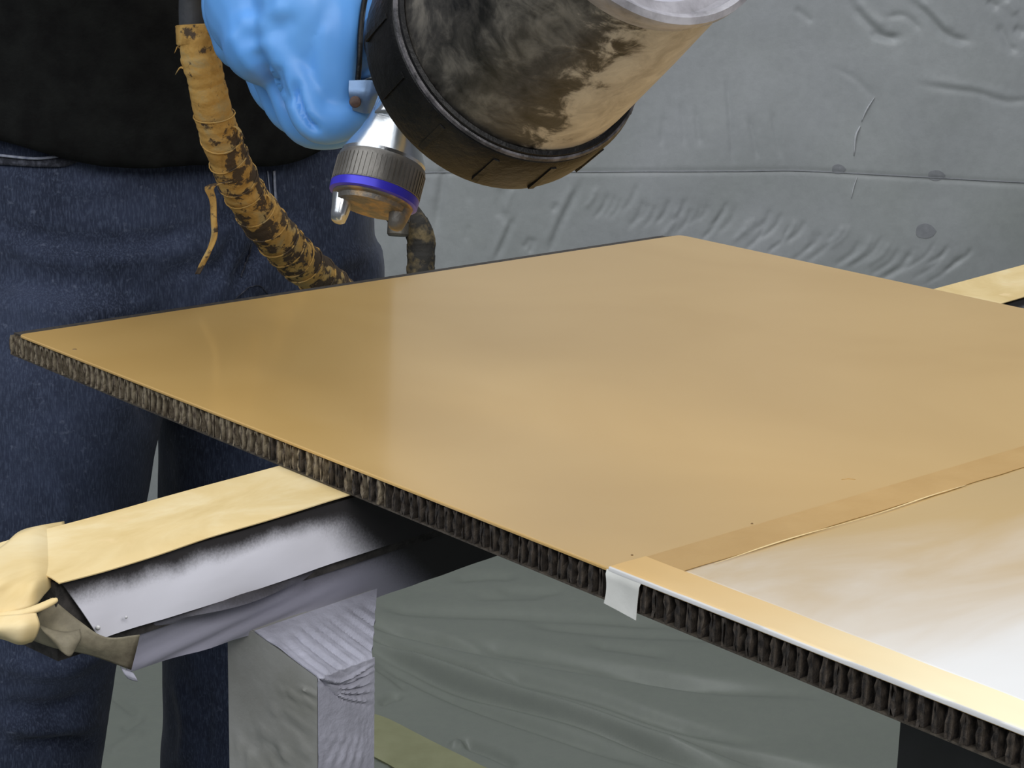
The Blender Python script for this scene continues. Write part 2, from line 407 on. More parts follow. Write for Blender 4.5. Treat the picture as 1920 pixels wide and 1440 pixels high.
# ================================================================== SETTING
WY = 3.3
def axis(lo, hi, dlo, dhi, fine, coarse):
    a = list(np.arange(lo, dlo, coarse))+list(np.arange(dlo, dhi, fine))+list(np.arange(dhi, hi, coarse))+[hi]
    return np.array(a)
def grid_faces(ni, nj): return [(i*nj+j, i*nj+j+1, (i+1)*nj+j+1, (i+1)*nj+j) for i in range(ni-1) for j in range(nj-1)]
def build_wall():
    X = axis(-4, 4, -.9, 1.6, .0032, .12); Zs = axis(0, 3.0, .36, 1.26, .0032, .06)
    V = np.array([(x, WY, z) for z in Zs for x in X]); N = np.tile((0, -1., 0), (len(V), 1))
    L = []
    seam = [(-3200, 236), (-1500, 276), (-400, 300), (300, 318), (700, 326), (830, 323), (1120, 322), (1370, 321), (1490, 320), (1600, 325), (1750, 333), (1920, 342), (2050, 346), (2500, 354), (3400, 378), (4800, 410)]
    L.append((seam, 4, -.004))
    for p, wd, a in [([(1245, 215), (1240, 275)], 4, -.004), ([(1277, 190), (1285, 272)], 4, -.004), ([(1305, 205), (1313, 274)], 4, -.005),
                     ([(1363, 140), (1370, 230), (1374, 310)], 4, -.006), ([(1405, 220), (1421, 300)], 4, -.006), ([(1450, 210), (1455, 250), (1466, 300)], 4, -.005),
                     ([(1592, 0), (1615, 30), (1640, 55), (1665, 70), (1690, 68)], 6, -.010), ([(1605, 0), (1630, 30), (1660, 52)], 8, .006),
                     ([(1705, 0), (1735, 25), (1765, 58), (1790, 72), (1818, 76)], 6, -.013), ([(1722, 0), (1752, 28), (1785, 58)], 9, .008),
                     ([(1850, 0), (1870, 14)], 6, -.010), ([(1868, 45), (1880, 65), (1890, 86), (1906, 96)], 6, -.009), ([(1885, 0), (1905, 25)], 7, .008),
                     ([(1660, 32), (1690, 28), (1710, 40), (1725, 58)], 5, -.006), ([(1490, 15), (1510, 30), (1525, 42)], 5, -.005),
                     ([(1630, 62), (1660, 70), (1682, 70)], 6, -.008), ([(1900, 52), (1920, 62)], 7, -.01),
                     ([(1720, 156), (1780, 165), (1830, 172), (1865, 184), (1895, 189), (1960, 182)], 5, -.006), ([(1730, 148), (1830, 163), (1900, 180)], 8, .004),
                     ([(1560, 125), (1600, 145), (1622, 165), (1636, 185)], 5, -.003),
                     ([(842, 255), (836, 300), (826, 370), (815, 440)], 7, -.012), ([(825, 260), (820, 320), (808, 390)], 9, .007),
                     ([(965, 405), (950, 440), (930, 485)], 5, -.010), ([(952, 410), (938, 445), (918, 490)], 6, .006),
                     ([(1090, 340), (1065, 390), (1045, 430), (1030, 475)], 6, -.010), ([(1075, 345), (1048, 400), (1025, 460)], 7, .006),
                     ([(940, 350), (936, 380), (938, 410)], 7, -.006), ([(965, 350), (952, 378), (946, 400)], 5, .005), ([(1045, 380), (1037, 396)], 4, -.006),
                     ([(995, 445), (982, 465)], 4, -.007), ([(1003, 445), (992, 474)], 4, -.007), ([(884, 330), (882, 380)], 5, -.003), ([(878, 420), (874, 450)], 4, -.004)]:
        L.append((p, wd, a))
    r = random.Random(3)
    for i in range(44):            # slanted pull wrinkles low on the sheet
        x0 = 1110+i*16+r.uniform(-6, 6); y0 = 352+max(0, (x0-1120))*.19+r.uniform(-20, 14); ln = r.uniform(28, 62); sl = .55+max(0, x0-1250)*.0012
        L.append(([(x0+ln*.5*sl, y0), (x0+ln*.2*sl, y0+ln*.5), (x0-ln*.5*sl, y0+ln)], r.uniform(2.6, 4.4), r.choice((-1, -1, 1))*r.uniform(.003, .007)))
    for i in range(70):            # the sheet goes on creased beyond the picture
        x0 = r.choice((r.uniform(-40, 640), r.uniform(1960, 2700), r.uniform(1960, 2700), r.uniform(700, 1900))); y0 = r.uniform(-330, -30) if 640 < x0 < 1930 else r.uniform(-300, 520)
        ln = r.uniform(40, 120); an = r.uniform(-.4, 1.9); bx, by = math.cos(an)*ln, math.sin(an)*ln
        L.append(([(x0, y0), (x0+bx*.5+r.uniform(-9, 9), y0+by*.5), (x0+bx, y0+by)], r.uniform(4, 8), r.choice((-1, -1, 1))*r.uniform(.004, .011)))
    L = [(p, wd*1.2, a*.36) for p, wd, a in L]
    V2 = folds(V, N, L)
    big = nz(V, 2.2)*.02 + nz(V, 7, 3.1)*.006; V2[:, 1] += big
    V2[:, 1] = np.minimum(V2[:, 1], WY+.05)
    o = link('wall_back', V2, grid_faces(len(Zs), len(X)), MAT['wall'], origin=(0, WY, 0), smooth=180); o['kind'] = 'structure'
    o['label'] = 'grey plastic sheeting hung over the back wall with creases'
    return o
wall = build_wall()
def build_floor():
    X = axis(-4, 4, -.70, .80, .0042, .12); Y = axis(-2, WY+.02, 2.28, 3.26, .0036, .12)
    V = np.array([(x, y, 0) for y in Y for x in X]); N = np.tile((0, 0, 1.), (len(V), 1))
    T = lambda pts: [(680+a/3.4286, 1040+b/3.4286) for a, b in pts]
    L = []
    for pts, wd, a in [([(0, 420), (300, 490), (650, 570), (1000, 650), (1500, 740), (2200, 850)], 7, -.020),
                       ([(600, 540), (900, 590), (1250, 660), (1700, 740), (2200, 830), (2900, 900)], 9, -.018),
                       ([(500, 510), (900, 620), (1300, 690), (1800, 790)], 7, .013),
                       ([(0, 490), (250, 590), (600, 710), (1000, 850), (1400, 970), (1900, 1130), (2500, 1290), (3100, 1400)], 8, -.030),
                       ([(0, 540), (400, 690), (900, 880), (1300, 1010), (1900, 1190), (2400, 1330)], 10, .022),
                       ([(0, 560), (200, 650), (600, 830), (1000, 960), (1500, 1110), (2000, 1290), (2400, 1400)], 7, -.018),
                       ([(0, 600), (250, 740), (600, 900), (1000, 1060), (1400, 1200), (1900, 1360)], 9, -.016),
                       ([(800, 720), (1100, 810), (1500, 920), (1900, 1040), (2500, 1200)], 8, -.016),
                       ([(80, 320), (300, 345), (700, 360), (1200, 390), (1700, 420), (2200, 480)], 8, -.010),
                       ([(560, 150), (800, 140), (1000, 150)], 6, -.008), ([(860, 225), (1100, 235), (1300, 235)], 6, -.008), ([(700, 265), (1200, 265)], 6, -.006),
                       ([(1000, 420), (1400, 470), (1900, 510), (2500, 560)], 8, -.009), ([(1450, 570), (1700, 600), (2000, 660)], 7, -.007),
                       ([(620, 1180), (800, 1250), (1000, 1350)], 7, -.014), ([(60, 690), (200, 780), (300, 860)], 7, -.008),
                       ([(110, 960), (180, 910), (260, 900)], 6, -.008), ([(-500, 1260), (60, 1280), (260, 1370)], 6, -.010),
                       ([(560, 1230), (620, 1200), (650, 1230)], 5, .010), ([(-1620, 900), (-1450, 1050)], 7, -.006), ([(-1550, 1150), (-1400, 1050)], 7, -.006), ([(-1640, 1300), (-1400, 1150)], 7, .006)]:
        L.append((T(pts), wd*1.15, a*(.85 if a < 0 else .75)))
    V2 = folds(V, N, L); V2[:, 2] += np.maximum(nz(V, 5)*.006, -.004)
    o = link('floor', V2, grid_faces(len(Y), len(X)), MAT['floor'], origin=(0, 0, 0), smooth=180); o['kind'] = 'structure'
    o['label'] = 'grey plastic sheeting spread over the floor in long folds'
    return o, V2
floor, FV = build_floor()
WB = BVHTree.FromObject(wall, bpy.context.evaluated_depsgraph_get()) if False else None
def bvh_of(V, Fc): return BVHTree.FromPolygons([Vector(v) for v in V], [list(f) for f in Fc])
def me_bvh(o):
    M = np.array(o.matrix_world if o.parent is None else ROOTM[o.name])
    n = len(o.data.vertices); A = np.empty(n*3); o.data.vertices.foreach_get('co', A); A = A.reshape(-1, 3)@M[:3, :3].T+M[:3, 3]
    return bvh_of(A, [p.vertices for p in o.data.polygons])
def on(bv, x, y, off=.001):
    d = nrm(ray(x, y)); h = bv.ray_cast(Vector(CAMP), Vector(d))
    if h[0] is None: return None
    n = np.array(h[1]);
    if n@d > 0: n = -n
    return np.array(h[0])+n*off
wb = me_bvh(wall); fb = me_bvh(floor)

def patch_on(name, bv, pts, mat, n=5, off=.002, parent=None, thick=.001):   # closed polygon patch lying on a surface
    c = np.mean(pts, 0); V = []; rings = 3; q = spline(list(pts)+[pts[0]], n*len(pts)+1)[:-1]; m = len(q)
    for k in range(rings, 0, -1):
        for p in q:
            s = c+(p-c)*k/rings; V.append(on(bv, *s, off))
    V.append(on(bv, *c, off+.0005)); Fc = []
    for k in range(rings-1):
        for i in range(m): Fc.append((k*m+i, k*m+(i+1) % m, (k+1)*m+(i+1) % m, (k+1)*m+i))
    for i in range(m): Fc.append(((rings-1)*m+i, (rings-1)*m+(i+1) % m, rings*m))
    V = np.array(V); N = vnormals(V, Fc); N *= np.sign(((CAMP-V)*N).sum(1))[:, None]
    n0 = len(V); base = V-N*(off+thick)
    Fc += [(n0+i, n0+(i+1) % m, (i+1) % m, i) for i in range(m)]
    return link(name, np.vstack([V, base]), Fc, mat, parent, smooth=50)
SEAM = [(-3200, 236), (-1500, 276), (-400, 300), (300, 318), (700, 326), (830, 323), (1120, 322), (1370, 321), (1490, 320), (1600, 325), (1750, 333), (1920, 342), (2050, 346), (2500, 354), (3400, 378), (4800, 410)]
WALLM = Matrix.Translation((0, WY, 0)); ROOTM[wall.name] = WALLM; ROOTM[floor.name] = Matrix.Identity(4)
for c, r in (((1572, 317), (13, 9)), ((1755, 329), (16, 10)), ((1735, 433), (19, 14))):
    pts = [np.array((c[0]+r[0]*math.cos(a)*(1+.12*math.sin(3*a+c[0])), c[1]+r[1]*math.sin(a))) for a in np.linspace(0, 2*math.pi, 9)[:-1]]
    patch_on('grey_stain', wb, pts, MAT['stain'], 3, .0009, wall, .0002)
V, Fc = tube([on(wb, *p, .0004) for p in spline(SEAM, 320)], .0012, 6); link('sheet_seam', V, Fc, MAT['stain'], wall, smooth=180)
for pl, rad in (([(1640, 182), (1625, 205), (1615, 228)], .0030), ([(1613, 236), (1604, 255), (1601, 292)], .0042), ([(1607, 332), (1600, 352), (1596, 372)], .002)):
    pth = [on(wb, *p, .001) for p in spline(pl, 9)]; V, Fc = tube(pth, rad*np.sin(np.linspace(.3, 2.9, 9)), 8, flat=.5)
    link('white_drip', V, Fc, MAT['drip'], wall, smooth=180)
fp = [np.array(p) for p in ((694, 1340), (730, 1352), (800, 1388), (905, 1440), (960, 1470), (800, 1470), (700, 1420), (660, 1400))]
o = patch_on('floor_tape', fb, fp, MAT['floor_tape'], 3, .003); tag(o, 'olive strip of wide tape stuck across the plastic floor sheet', 'tape')

# ================================================================== PANEL
ZT = .88; TH = .014
A0 = P(33.5, 627, ZT); E1 = nrm([math.cos(math.radians(41.57)), math.sin(math.radians(41.57)), 0]); E2 = np.array([E1[1], -E1[0], 0])
ZA = np.array([0, 0, 1.])
PLEN, PWID = .98, .535
panel = empty('honeycomb_panel', A0-ZA*TH, math.atan2(E2[1], E2[0]))
tag(panel, 'honeycomb core panel with glossy wet gold top and dark fluted edge', 'panel')
def PW(p, q, z): return A0+E2*p+E1*q+ZA*(z-ZT)
def pbox(p0, p1, q0, q1, z0, z1):
    V = [PW(p, q, z) for z in (z0, z1) for p, q in ((p0, q0), (p1, q0), (p1, q1), (p0, q1))]
    return np.array(V), [(3, 2, 1, 0), (4, 5, 6, 7), (0, 1, 5, 4), (1, 2, 6, 5), (2, 3, 7, 6), (3, 0, 4, 7)]
def bevel_skin():
    b = .0005; r = .004; out = []
    def loop(d, z):
        pts = []
        for (cx, cy, a0) in ((r, r, math.pi), (PLEN-r, r, 1.5*math.pi), (PLEN-r, PWID-.006, 0), (.006, PWID-.006, .5*math.pi)):
            rr = r if cy == r else .006
            for k in range(5):
                a = a0+k*math.pi/8; pts.append(PW(cx+(rr-d)*math.cos(a), cy+(rr-d)*math.sin(a), z))
        return pts
    rings = [loop(0, ZT-.0013), loop(0, ZT-b), loop(b*.4, ZT-b*.3), loop(b, ZT)]; n = len(rings[0]); V = np.array(sum(rings, [])); Fc = []
    for i in range(3): Fc += [(i*n+k, i*n+(k+1) % n, (i+1)*n+(k+1) % n, (i+1)*n+k) for k in range(n)]
    Fc.append(tuple(range(n-1, -1, -1))); Fc.append(tuple(range(3*n, 4*n))); return V, Fc
link('top_skin', *bevel_skin(), MAT['paint'], panel, label='glossy gold painted face')
LED = .0105
link('core', *pbox(-LED+.003, PLEN-.002, .005, PWID-.002, ZT-TH+.0008, ZT-.0018), MAT['core_dark'], panel)
link('bottom_skin', *pbox(-LED, PLEN, .0006, PWID, ZT-TH, ZT-TH+.0008), MAT['resin'], panel)
link('core_ledge', *pbox(-LED, .001, .003, PWID-.008, ZT-.0030, ZT-.0014), MAT['ledge'], panel, label='bare resin ledge beside the painted face')
# fluted cells along the cut edge: half-hexagon walls, ragged
PITCHC = .0060
def cell_mesh(seed):
    r = random.Random(seed); w = PITCHC; t = .0007; d = .0042; zt = -.0016-r.uniform(0, .0006); zb = -TH+.0006
    prof = [(-w*.5, .0001), (-w*.30, .0001), (-w*.22, d), (w*.22, d), (w*.30, .0001), (w*.5, .0001)]
    V = []; Fc = []; nzv = 5
    for k in range(nzv):
        z = zb+(zt-zb)*k/(nzv-1)
        for i, (p, q) in enumerate(prof):
            jq = r.uniform(-.0005, .0008) if q < .001 else r.uniform(-.001, .001); jp = r.uniform(-.00035, .00035) if 0 < i < 5 else 0
            V.append((p+jp, q+max(jq, -.0004), z))
    n = len(prof)
    for k in range(nzv-1):
        for i in range(n-1): Fc.append((k*n+i, k*n+i+1, (k+1)*n+i+1, (k+1)*n+i))
    me = bpy.data.meshes.new('core_cell'); me.from_pydata(V, [], Fc); me.update(); me.materials.append(MAT['core']); return me
CM = [cell_mesh(i) for i in range(9)]; CD = []
for m in CM:
    m2 = m.copy(); m2.materials.clear(); m2.materials.append(MAT['core_pale']); CD.append(m2)
ncell = int((PLEN+LED)/PITCHC)
for i in range(ncell):
    pp = i*PITCHC; is_pale = random.random() < max(0, min(1, (.40-pp)/.16))  # paler cells grow commoner towards the left corner
    o = bpy.data.objects.new('core_cell', (CD if is_pale else CM)[random.randrange(9)]); COL.objects.link(o); o.parent = panel
    # panel frame: x along the length, y along the width, z up from the underside
    s = 1 if random.random() < .5 else -1
    o.matrix_basis = Matrix.Translation((-LED+PITCHC*(i+.5), .0004+random.uniform(-.0003, .0003), TH)) @ Matrix.Diagonal((s, 1, random.uniform(.97, 1.0), 1))
for i in range(6):      # the few cells round the corner on the long back edge
    o = bpy.data.objects.new('core_cell', CD[i]); COL.objects.link(o); o.parent = panel
    o.matrix_basis = Matrix.Translation((-LED+.0002, .004+PITCHC*(i+.5), TH)) @ Matrix.Rotation(-math.pi/2, 4, 'Z')
# specks on the wet paint
for (x, y, r) in ((140, 655, .0014), (1410, 982, .0006), (1185, 1041, .0006)):
    c = P(x, y, ZT); V, Fc = lathe(c-ZA*.0001, ZA, [(r, 0), (r*.8, .0003), (r*.3, .0005)], 10); link('dust_speck', V, Fc, MAT['speck'], panel, smooth=180)
c = P(1590, 899, ZT); V, Fc = tube([P(x, y, ZT+.0001) for x, y in ((1578, 899), (1590, 897), (1604, 899))], [.0002, .0005, .0002], 8, flat=.5); link('dust_speck', V, Fc, MAT['tape_gold'], panel, smooth=180)

# ---- masking on the panel
T0 = .4815; TW = .0200
def wavy(p0, p1, q0, q1, npn, nq, z, amp, sc, thick, seed=0, edge=None):
    G = np.zeros((nq, npn, 3))
    for j in range(nq):
        for i in range(npn):
            p = p0+(p1-p0)*i/(npn-1); q = q0+(q1-q0)*j/(nq-1)
            if edge: p, q = edge(p, q, i/(npn-1), j/(nq-1))
            h = amp*(.5+.5*noise.noise(Vector((p*sc[0], q*sc[1], seed)))); G[j, i] = PW(p, q, z+h)
    return thicken(G, thick)
PM = ROOTM[panel.name]
def local_origin(): return PM
film = link('masking_film', *wavy(T0+.012, PLEN-.004, .0155, PWID-.004, 90, 80, ZT+.0001, .0003, (16, 34), .00012, 2), MAT['film'], origin=PM, smooth=180)
tag(film, 'white masking film taped over the end of the gold panel', 'masking film')
def ed(p, q, u, v):
    if u > .99: p += .0016*noise.noise(Vector((q*30, 1, 5)))+.0004
    return p, q
cross = empty('masking_tape', PW(T0, 0, ZT), math.atan2(E2[1], E2[0])); tag(cross, 'gold sprayed masking tape strip across the panel folded over its edge', 'tape')
link('tape_strip', *wavy(T0, T0+TW, .0030, PWID-.003, 10, 120, ZT+.0005, .0003, (60, 12), .0002, 4, ed), MAT['tape_gold'], cross, smooth=60)
G = np.zeros((9, 6, 3))
for j in range(9):
    for i in range(6):
        u = i/5; v = j/8; p = T0-.0016+.0186*u+.0012*(v-.5)**2*(1 if u > .5 else -1)
        p += -.0012*v if u > .5 else .0008*math.sin(v*3.1)*(1-u)
        G[j, i] = PW(p, -.0012+.0007*math.sin(u*3)*math.sin(v*3) if j else -.0002, ZT-.0004-(TH+.0001)*v-.0016*v*u)
link('folded_tape_end', *thicken(G, .0002), MAT['tape_white'], cross, smooth=60, label='white unpainted tape end on the fluted edge')
nP, nQ = 140, 12; G = np.zeros((nQ, nP, 3))
for i in range(nP):
    p = T0-.0006+(PLEN-.002-T0+.0006)*i/(nP-1)
    for j in range(nQ):
        v = max(0, (j-2)/(nQ-3)); q = .0195*v+(.0014*noise.noise(Vector((p*26, 7, 2))) if j == nQ-1 else 0)
        if j < 2: G[j, i] = PW(p, -.0005, ZT-.0008+.0012*j)
        else: G[j, i] = PW(p, q-(.0003 if j == 2 else 0), ZT+.0008+.00025*noise.noise(Vector((p*30, q*80, 9))))
etape = link('masking_tape', *thicken(G, .0002), MAT['tape_edge'], origin=PM, smooth=60)
tag(etape, 'cream dusted masking tape strip along the fluted panel edge', 'tape')
# a creased pale line where the film meets the tape
V, Fc = tube([PW(T0+TW+.0016+.0008*math.sin(q*60), q, ZT+.0009) for q in np.linspace(.035, .20, 60)], np.abs(np.sin(np.linspace(.05, 3.09, 60))*.0005*(.5+.5*np.sin(np.linspace(0, 9, 60))))+.00012, 6, flat=.6)
link('film_crease', V, Fc, MAT['crease'], film, smooth=180)

# ================================================================== WRAPPED STANDS
ZB = ZT-TH                                # underside of the panel, top of the stands
O1 = P(640, 928, ZB-.0006); EB = nrm(O1-P(240, 1045, ZB-.0006)); EB[2] = 0; EB = nrm(EB); NB = np.array([EB[1], -EB[0], 0])   # NB towards the camera
def stand_root(O, label, name='wrapped_stand'):
    r = empty(name, (O[0], O[1], 0), math.atan2(EB[1], EB[0])); tag(r, label, 'stand'); return r
def BW(O, s, t, z): return np.array([O[0], O[1], 0])+EB*s+NB*t+ZA*z      # t>0 towards the camera
stand = stand_root(O1, 'stand wrapped in yellow stained paper and plastic under the gold panel')
# the texture of the hanging papers is laid out from the near top edge
EM = Matrix.Translation(Vector((O1[0], O1[1], ZB))) @ Matrix.Rotation(math.atan2(EB[1], EB[0]), 4, 'Z')
SL, SR, BWD, BHT = -.158, .86, .050, .037
def bbox(O, s0, s1, t0, t1, z0, z1):
    V = [BW(O, s, t, z) for z in (z0, z1) for s, t in ((s0, t0), (s1, t0), (s1, t1), (s0, t1))]
    return np.array(V), [(0, 1, 2, 3), (7, 6, 5, 4), (4, 5, 1, 0), (5, 6, 2, 1), (6, 7, 3, 2), (7, 4, 0, 3)]
link('beam', *bbox(O1, SL+.004, SR, -BWD+.003, -.002, ZB-BHT, ZB-.0034), MAT['end_dark'], stand)
def gridsheet(fn, nu, nv, thick):
    G = np.array([[fn(i/(nu-1), j/(nv-1)) for i in range(nu)] for j in range(nv)]); return thicken(G, thick)
def wob(s, k): return noise.noise(Vector((s*k, 3.3, 1.7)))
def top_fn(u, v):
    s = SL+.002+(SR-SL)*u; free = max(0, min(1, (-.012-s)/.05))
    t = -BWD-.002+(BWD+.005)*v
    if v > .98: t += .0016*wob(s, 26)*free
    if v < .02: t += .0016*wob(s+9, 20)*free
    z = ZB-.0005+free*(.0012*wob(s+v*.02, 18)-.0010*(v > .95)*1)
    if s < -.115: z -= (s+.115)**2*.9*(1-v)
    return BW(O1, s, t, z)
link('top_paper', *gridsheet(top_fn, 160, 12, .0005), MAT['yellow'], stand, smooth=60, label='yellow oversprayed paper')
# stand-frame material: texture coordinates relative to the stand root need the height of the lip, so these two sit in their own frame
def framed(name, VF, mat, root, label=None):
    o = link(name, VF[0], VF[1], mat, None, origin=EM, smooth=60)
    o.parent = root; o.matrix_parent_inverse = Matrix.Identity(4); o.matrix_basis = ROOTM[root.name].inverted() @ EM
    if label: o['label'] = label
    return o
def front_fn(u, v):
    s = -.152+(SR+.152)*u
    if v > 0: s = s+(.016*v)*(1-u)**6
    free = max(0, min(1, (-.01-s)/.04))
    t = -.0005+.0012*v+free*(.0040*math.sin(v*2.6)*(.6+.8*wob(s, 15))+.002*wob(s+3, 30)*v)
    z = ZB-.0036-.0281*v+.0006*wob(s, 30)*free
    return BW(O1, s, t, z)
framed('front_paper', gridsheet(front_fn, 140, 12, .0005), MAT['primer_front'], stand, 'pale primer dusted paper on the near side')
def low_fn(u, v):
    s = -.121+(SR+.121)*u+.002*v*(1-u)**8
    free = max(0, min(1, (.01-s)/.05))
    fold = math.exp(-((v-.28-.25*(s+.08))/.10)**2)*math.exp(-((s+.060)/.035)**2)
    fold2 = math.exp(-((v-.15-.1*(s+.0))/.08)**2)*math.exp(-((s+.005)/.03)**2)
    t = -.003-.002*v+free*(.0045*wob(s*1.3+v*.25, 24)*v+.010*fold+.006*fold2)
    z = ZB-.026-(.033-.006*max(0, min(1, -s/.12)))*v+.0005*wob(s, 60)*v
    return BW(O1, s, t, z)
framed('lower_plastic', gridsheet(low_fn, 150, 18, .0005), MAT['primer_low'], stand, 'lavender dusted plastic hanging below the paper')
# brown stained underside paper at the open end
HB = lambda x, y, Z: Q(x, y, Z)
ctrl = [[HB(95, 1120, .806), HB(150, 1165, .803), HB(200, 1195, .806), HB(262, 1190, .815)],
        [HB(66, 1160, .806), HB(110, 1190, .800), HB(180, 1215, .806), HB(255, 1220, .815)],
        [HB(60, 1200, .812), HB(105, 1215, .806), HB(170, 1228, .810), HB(246, 1256, .817)]]
link('under_paper', *sheet(ctrl, 24, 14, .0005), MAT['brown_paper'], stand, smooth=180, label='brown stained paper at the open end')
ctrl = [[HB(70, 1170, .800), HB(95, 1180, .796), HB(125, 1185, .796), HB(150, 1180, .800)],
        [HB(82, 1185, .795), HB(105, 1200, .791), HB(130, 1205, .792), HB(152, 1196, .797)],
        [HB(100, 1205, .794), HB(116, 1222, .791), HB(132, 1230, .792), HB(146, 1208, .796)]]
link('hanging_scrap', *sheet(ctrl, 18, 12, .0004), MAT['brown_paper'], stand, smooth=180)
# crumpled yellow paper over the end
TPZ = lambda x, y, h=.0012: P(x, y, ZB+h)
ctrl = [[TPZ(120, 978, -.006), TPZ(70, 987), TPZ(35, 998, .002), TPZ(0, 1027, .002), TPZ(-50, 1045, .001), TPZ(-110, 1075, 0)],
        [TPZ(125, 1020, -.006), TPZ(74, 1030, .001), TPZ(40, 1040, .003), TPZ(0, 1056, .003), TPZ(-50, 1072, .002), TPZ(-110, 1098, 0)],
        [TPZ(118, 1068, -.006), TPZ(76, 1074, .001), TPZ(40, 1078, .002), TPZ(0, 1090, .003), TPZ(-50, 1104, .001), TPZ(-110, 1128, -.001)],
        [TPZ(104, 1090, -.006), TPZ(68, 1099, .0005), TPZ(38, 1106, .0), TPZ(0, 1116, -.001), TPZ(-50, 1128, -.002), TPZ(-110, 1152, -.003)],
        [HB(80, 1118, .794), HB(64, 1136, .784), HB(34, 1146, .780), HB(0, 1154, .778), HB(-50, 1164, .776), HB(-110, 1182, .774)]]
V, Fc = sheet(ctrl, 40, 26, .0005); N = vnormals(V, Fc)
link('end_paper', V+0*N, Fc, MAT['yellow'], stand, smooth=180, label='crumpled yellow paper folded over the beam end')
pth = spline([HB(-60, 1172, .775), HB(0, 1156, .777), HB(40, 1150, .777), HB(72, 1140, .779), HB(100, 1127, .783), HB(106, 1122, .784)], 26)
link('rolled_lip', *tube(pth, spline(np.array([[.002, 0], [.0022, 0], [.0019, 0], [.0020, 0], [.0017, 0], [.0006, 0]]), 26)[:, 0]*1.25, 12, flat=.55), MAT['yellow'], stand, smooth=180)
ctrl = [[HB(-60, 1160, .776), HB(0, 1155, .774), HB(40, 1152, .773), HB(68, 1150, .776)],
        [HB(-60, 1180, .772), HB(0, 1176, .769), HB(40, 1175, .768), HB(74, 1172, .774)],
        [HB(-60, 1188, .774), HB(0, 1190, .771), HB(38, 1200, .770), HB(68, 1192, .775)],
        [HB(-60, 1192, .779), HB(0, 1197, .777), HB(36, 1208, .775), HB(60, 1203, .778)]]
link('paper_curl', *sheet(ctrl, 24, 18, .0005), MAT['yellow'], stand, smooth=180)
# small white lint on the papers
for (x, y, r) in ((238, 1048, .0010), (183, 1178, .0011), (236, 1158, .0007), (560, 1222, .0006), (640, 1238, .0006)):
    c = P(x, y, ZB-.004) if y < 1060 else hit(x, y, BW(O1, 0, .004 if y < 1200 else .006, 0), NB)
    V, Fc = lathe(c, nrm([.3, -.8, .5]), [(r*.3, 0), (r, r*.8), (r*.8, r*2.2), (r*.2, r*3)], 7); link('lint', V, Fc, MAT['lint'], stand, smooth=180)
# ---- post under the left end: slanted shoulder, vertical sides
PL = hit(480, 1196, BW(O1, 0, -.002, 0), NB)             # where the shoulder leaves the beam
sp = np.dot(PL-np.array([O1[0], O1[1], 0]), EB)
cor = hit(598, 1270, BW(O1, sp, 0, 0), EB)                # front corner, on the plane across the beam
tf = np.dot(cor-np.array([O1[0], O1[1], 0]), NB)
tb = np.dot(hit(431, 1240, BW(O1, sp, 0, 0), EB)-np.array([O1[0], O1[1], 0]), NB)
rc = hit(699, 1238, BW(O1, 0, tf, 0), NB); pw = np.dot(rc-cor, EB)
def post(O, s0, s1, t0, t1, z_lo, z_front, t_sh, z_sh, root, m_end, m_near, nm='post'):
    """prism: back edge t0, shoulder from (t_sh,z_sh) sloping to (t1,z_front)"""
    prof = [(t0, z_lo), (t1, z_lo), (t1, z_front), (t_sh, z_sh), (t0, z_sh)]
    V = [BW(O, s, t, z) for s in (s0, s1) for t, z in prof]
    Vf = np.array(V); Fc = [(0, 1, 2, 3, 4), (9, 8, 7, 6, 5), (0, 5, 6, 1), (3, 8, 9, 4), (4, 9, 5, 0)]
    body = link(nm, Vf, Fc, m_end, root, label='plastic wrapped post')
    # wrinkled wrap on the near face and shoulder
    def fn(u, v):
        s = s0-.0012+(s1-s0+.0012)*u
        if v < .22:
            k = v/.22; s = s0-.0012+((s_sh-s0)*(1-k)+(s1-s0)*k)*u; t = t_sh+(t1-t_sh)*k; z = z_sh+(z_front-z_sh)*k
        else:
            k = (v-.22)/.78; k = k**2.2; t = t1; z = z_front+(z_lo-z_front)*k
        return BW(O, s, t, z)
    nu, nv = 44, 220; G = np.array([[fn(i/(nu-1), j/(nv-1)) for i in range(nu)] for j in range(nv)])
    return body, G
s_sh = np.dot(hit(709, 1116, BW(O1, 0, -.002, 0), NB)-np.array([O1[0], O1[1], 0]), EB); z_shr = hit(709, 1116, BW(O1, 0, -.002, 0), NB)[2]
body, G = post(O1, sp, sp+pw, tb, tf, .0, cor[2], np.dot(PL-np.array([O1[0], O1[1], 0]), NB), PL[2]+.003, stand, MAT['post_side'], MAT['primer_post'])
nv, nu = G.shape[:2]; Gf = G.reshape(-1, 3)
nrmG = np.zeros_like(Gf); nrmG[:] = NB
nrmG.reshape(nv, nu, 3)[:int(.22*nv)] = nrm(NB*.6+ZA*.8)
gz = PL[2]+.003; tg = np.dot(PL-np.array([O1[0], O1[1], 0]), NB)
link('shoulder', np.array([BW(O1, sp, tg-.004, gz), BW(O1, s_sh-.0006, tg-.004, gz), BW(O1, sp+pw-.0006, tf-.0008, cor[2]-.0006), BW(O1, sp, tf-.0008, cor[2]-.0006), BW(O1, sp+pw-.0006, tg-.004, cor[2]-.03), BW(O1, sp, tg-.004, cor[2]-.03)]),
     [(0, 3, 2, 1), (1, 2, 4), (2, 3, 5, 4), (0, 1, 4, 5), (0, 5, 3)], MAT['post_side'], stand)
r = random.Random(5); L = []
for i in range(9):
    x0 = 492+i*23+r.uniform(-4, 4); y0 = 1192-i*8.5; L.append(([(x0, y0+4), (x0+48, y0+48-i*1.5), (x0+105, y0+92-i*2)], r.uniform(2.6, 3.8), -r.uniform(.0008, .0016)))
    L.append(([(x0+8, y0+4), (x0+56, y0+48-i*1.5), (x0+110, y0+88-i*2)], 3.2, r.uniform(.0005, .0010)))
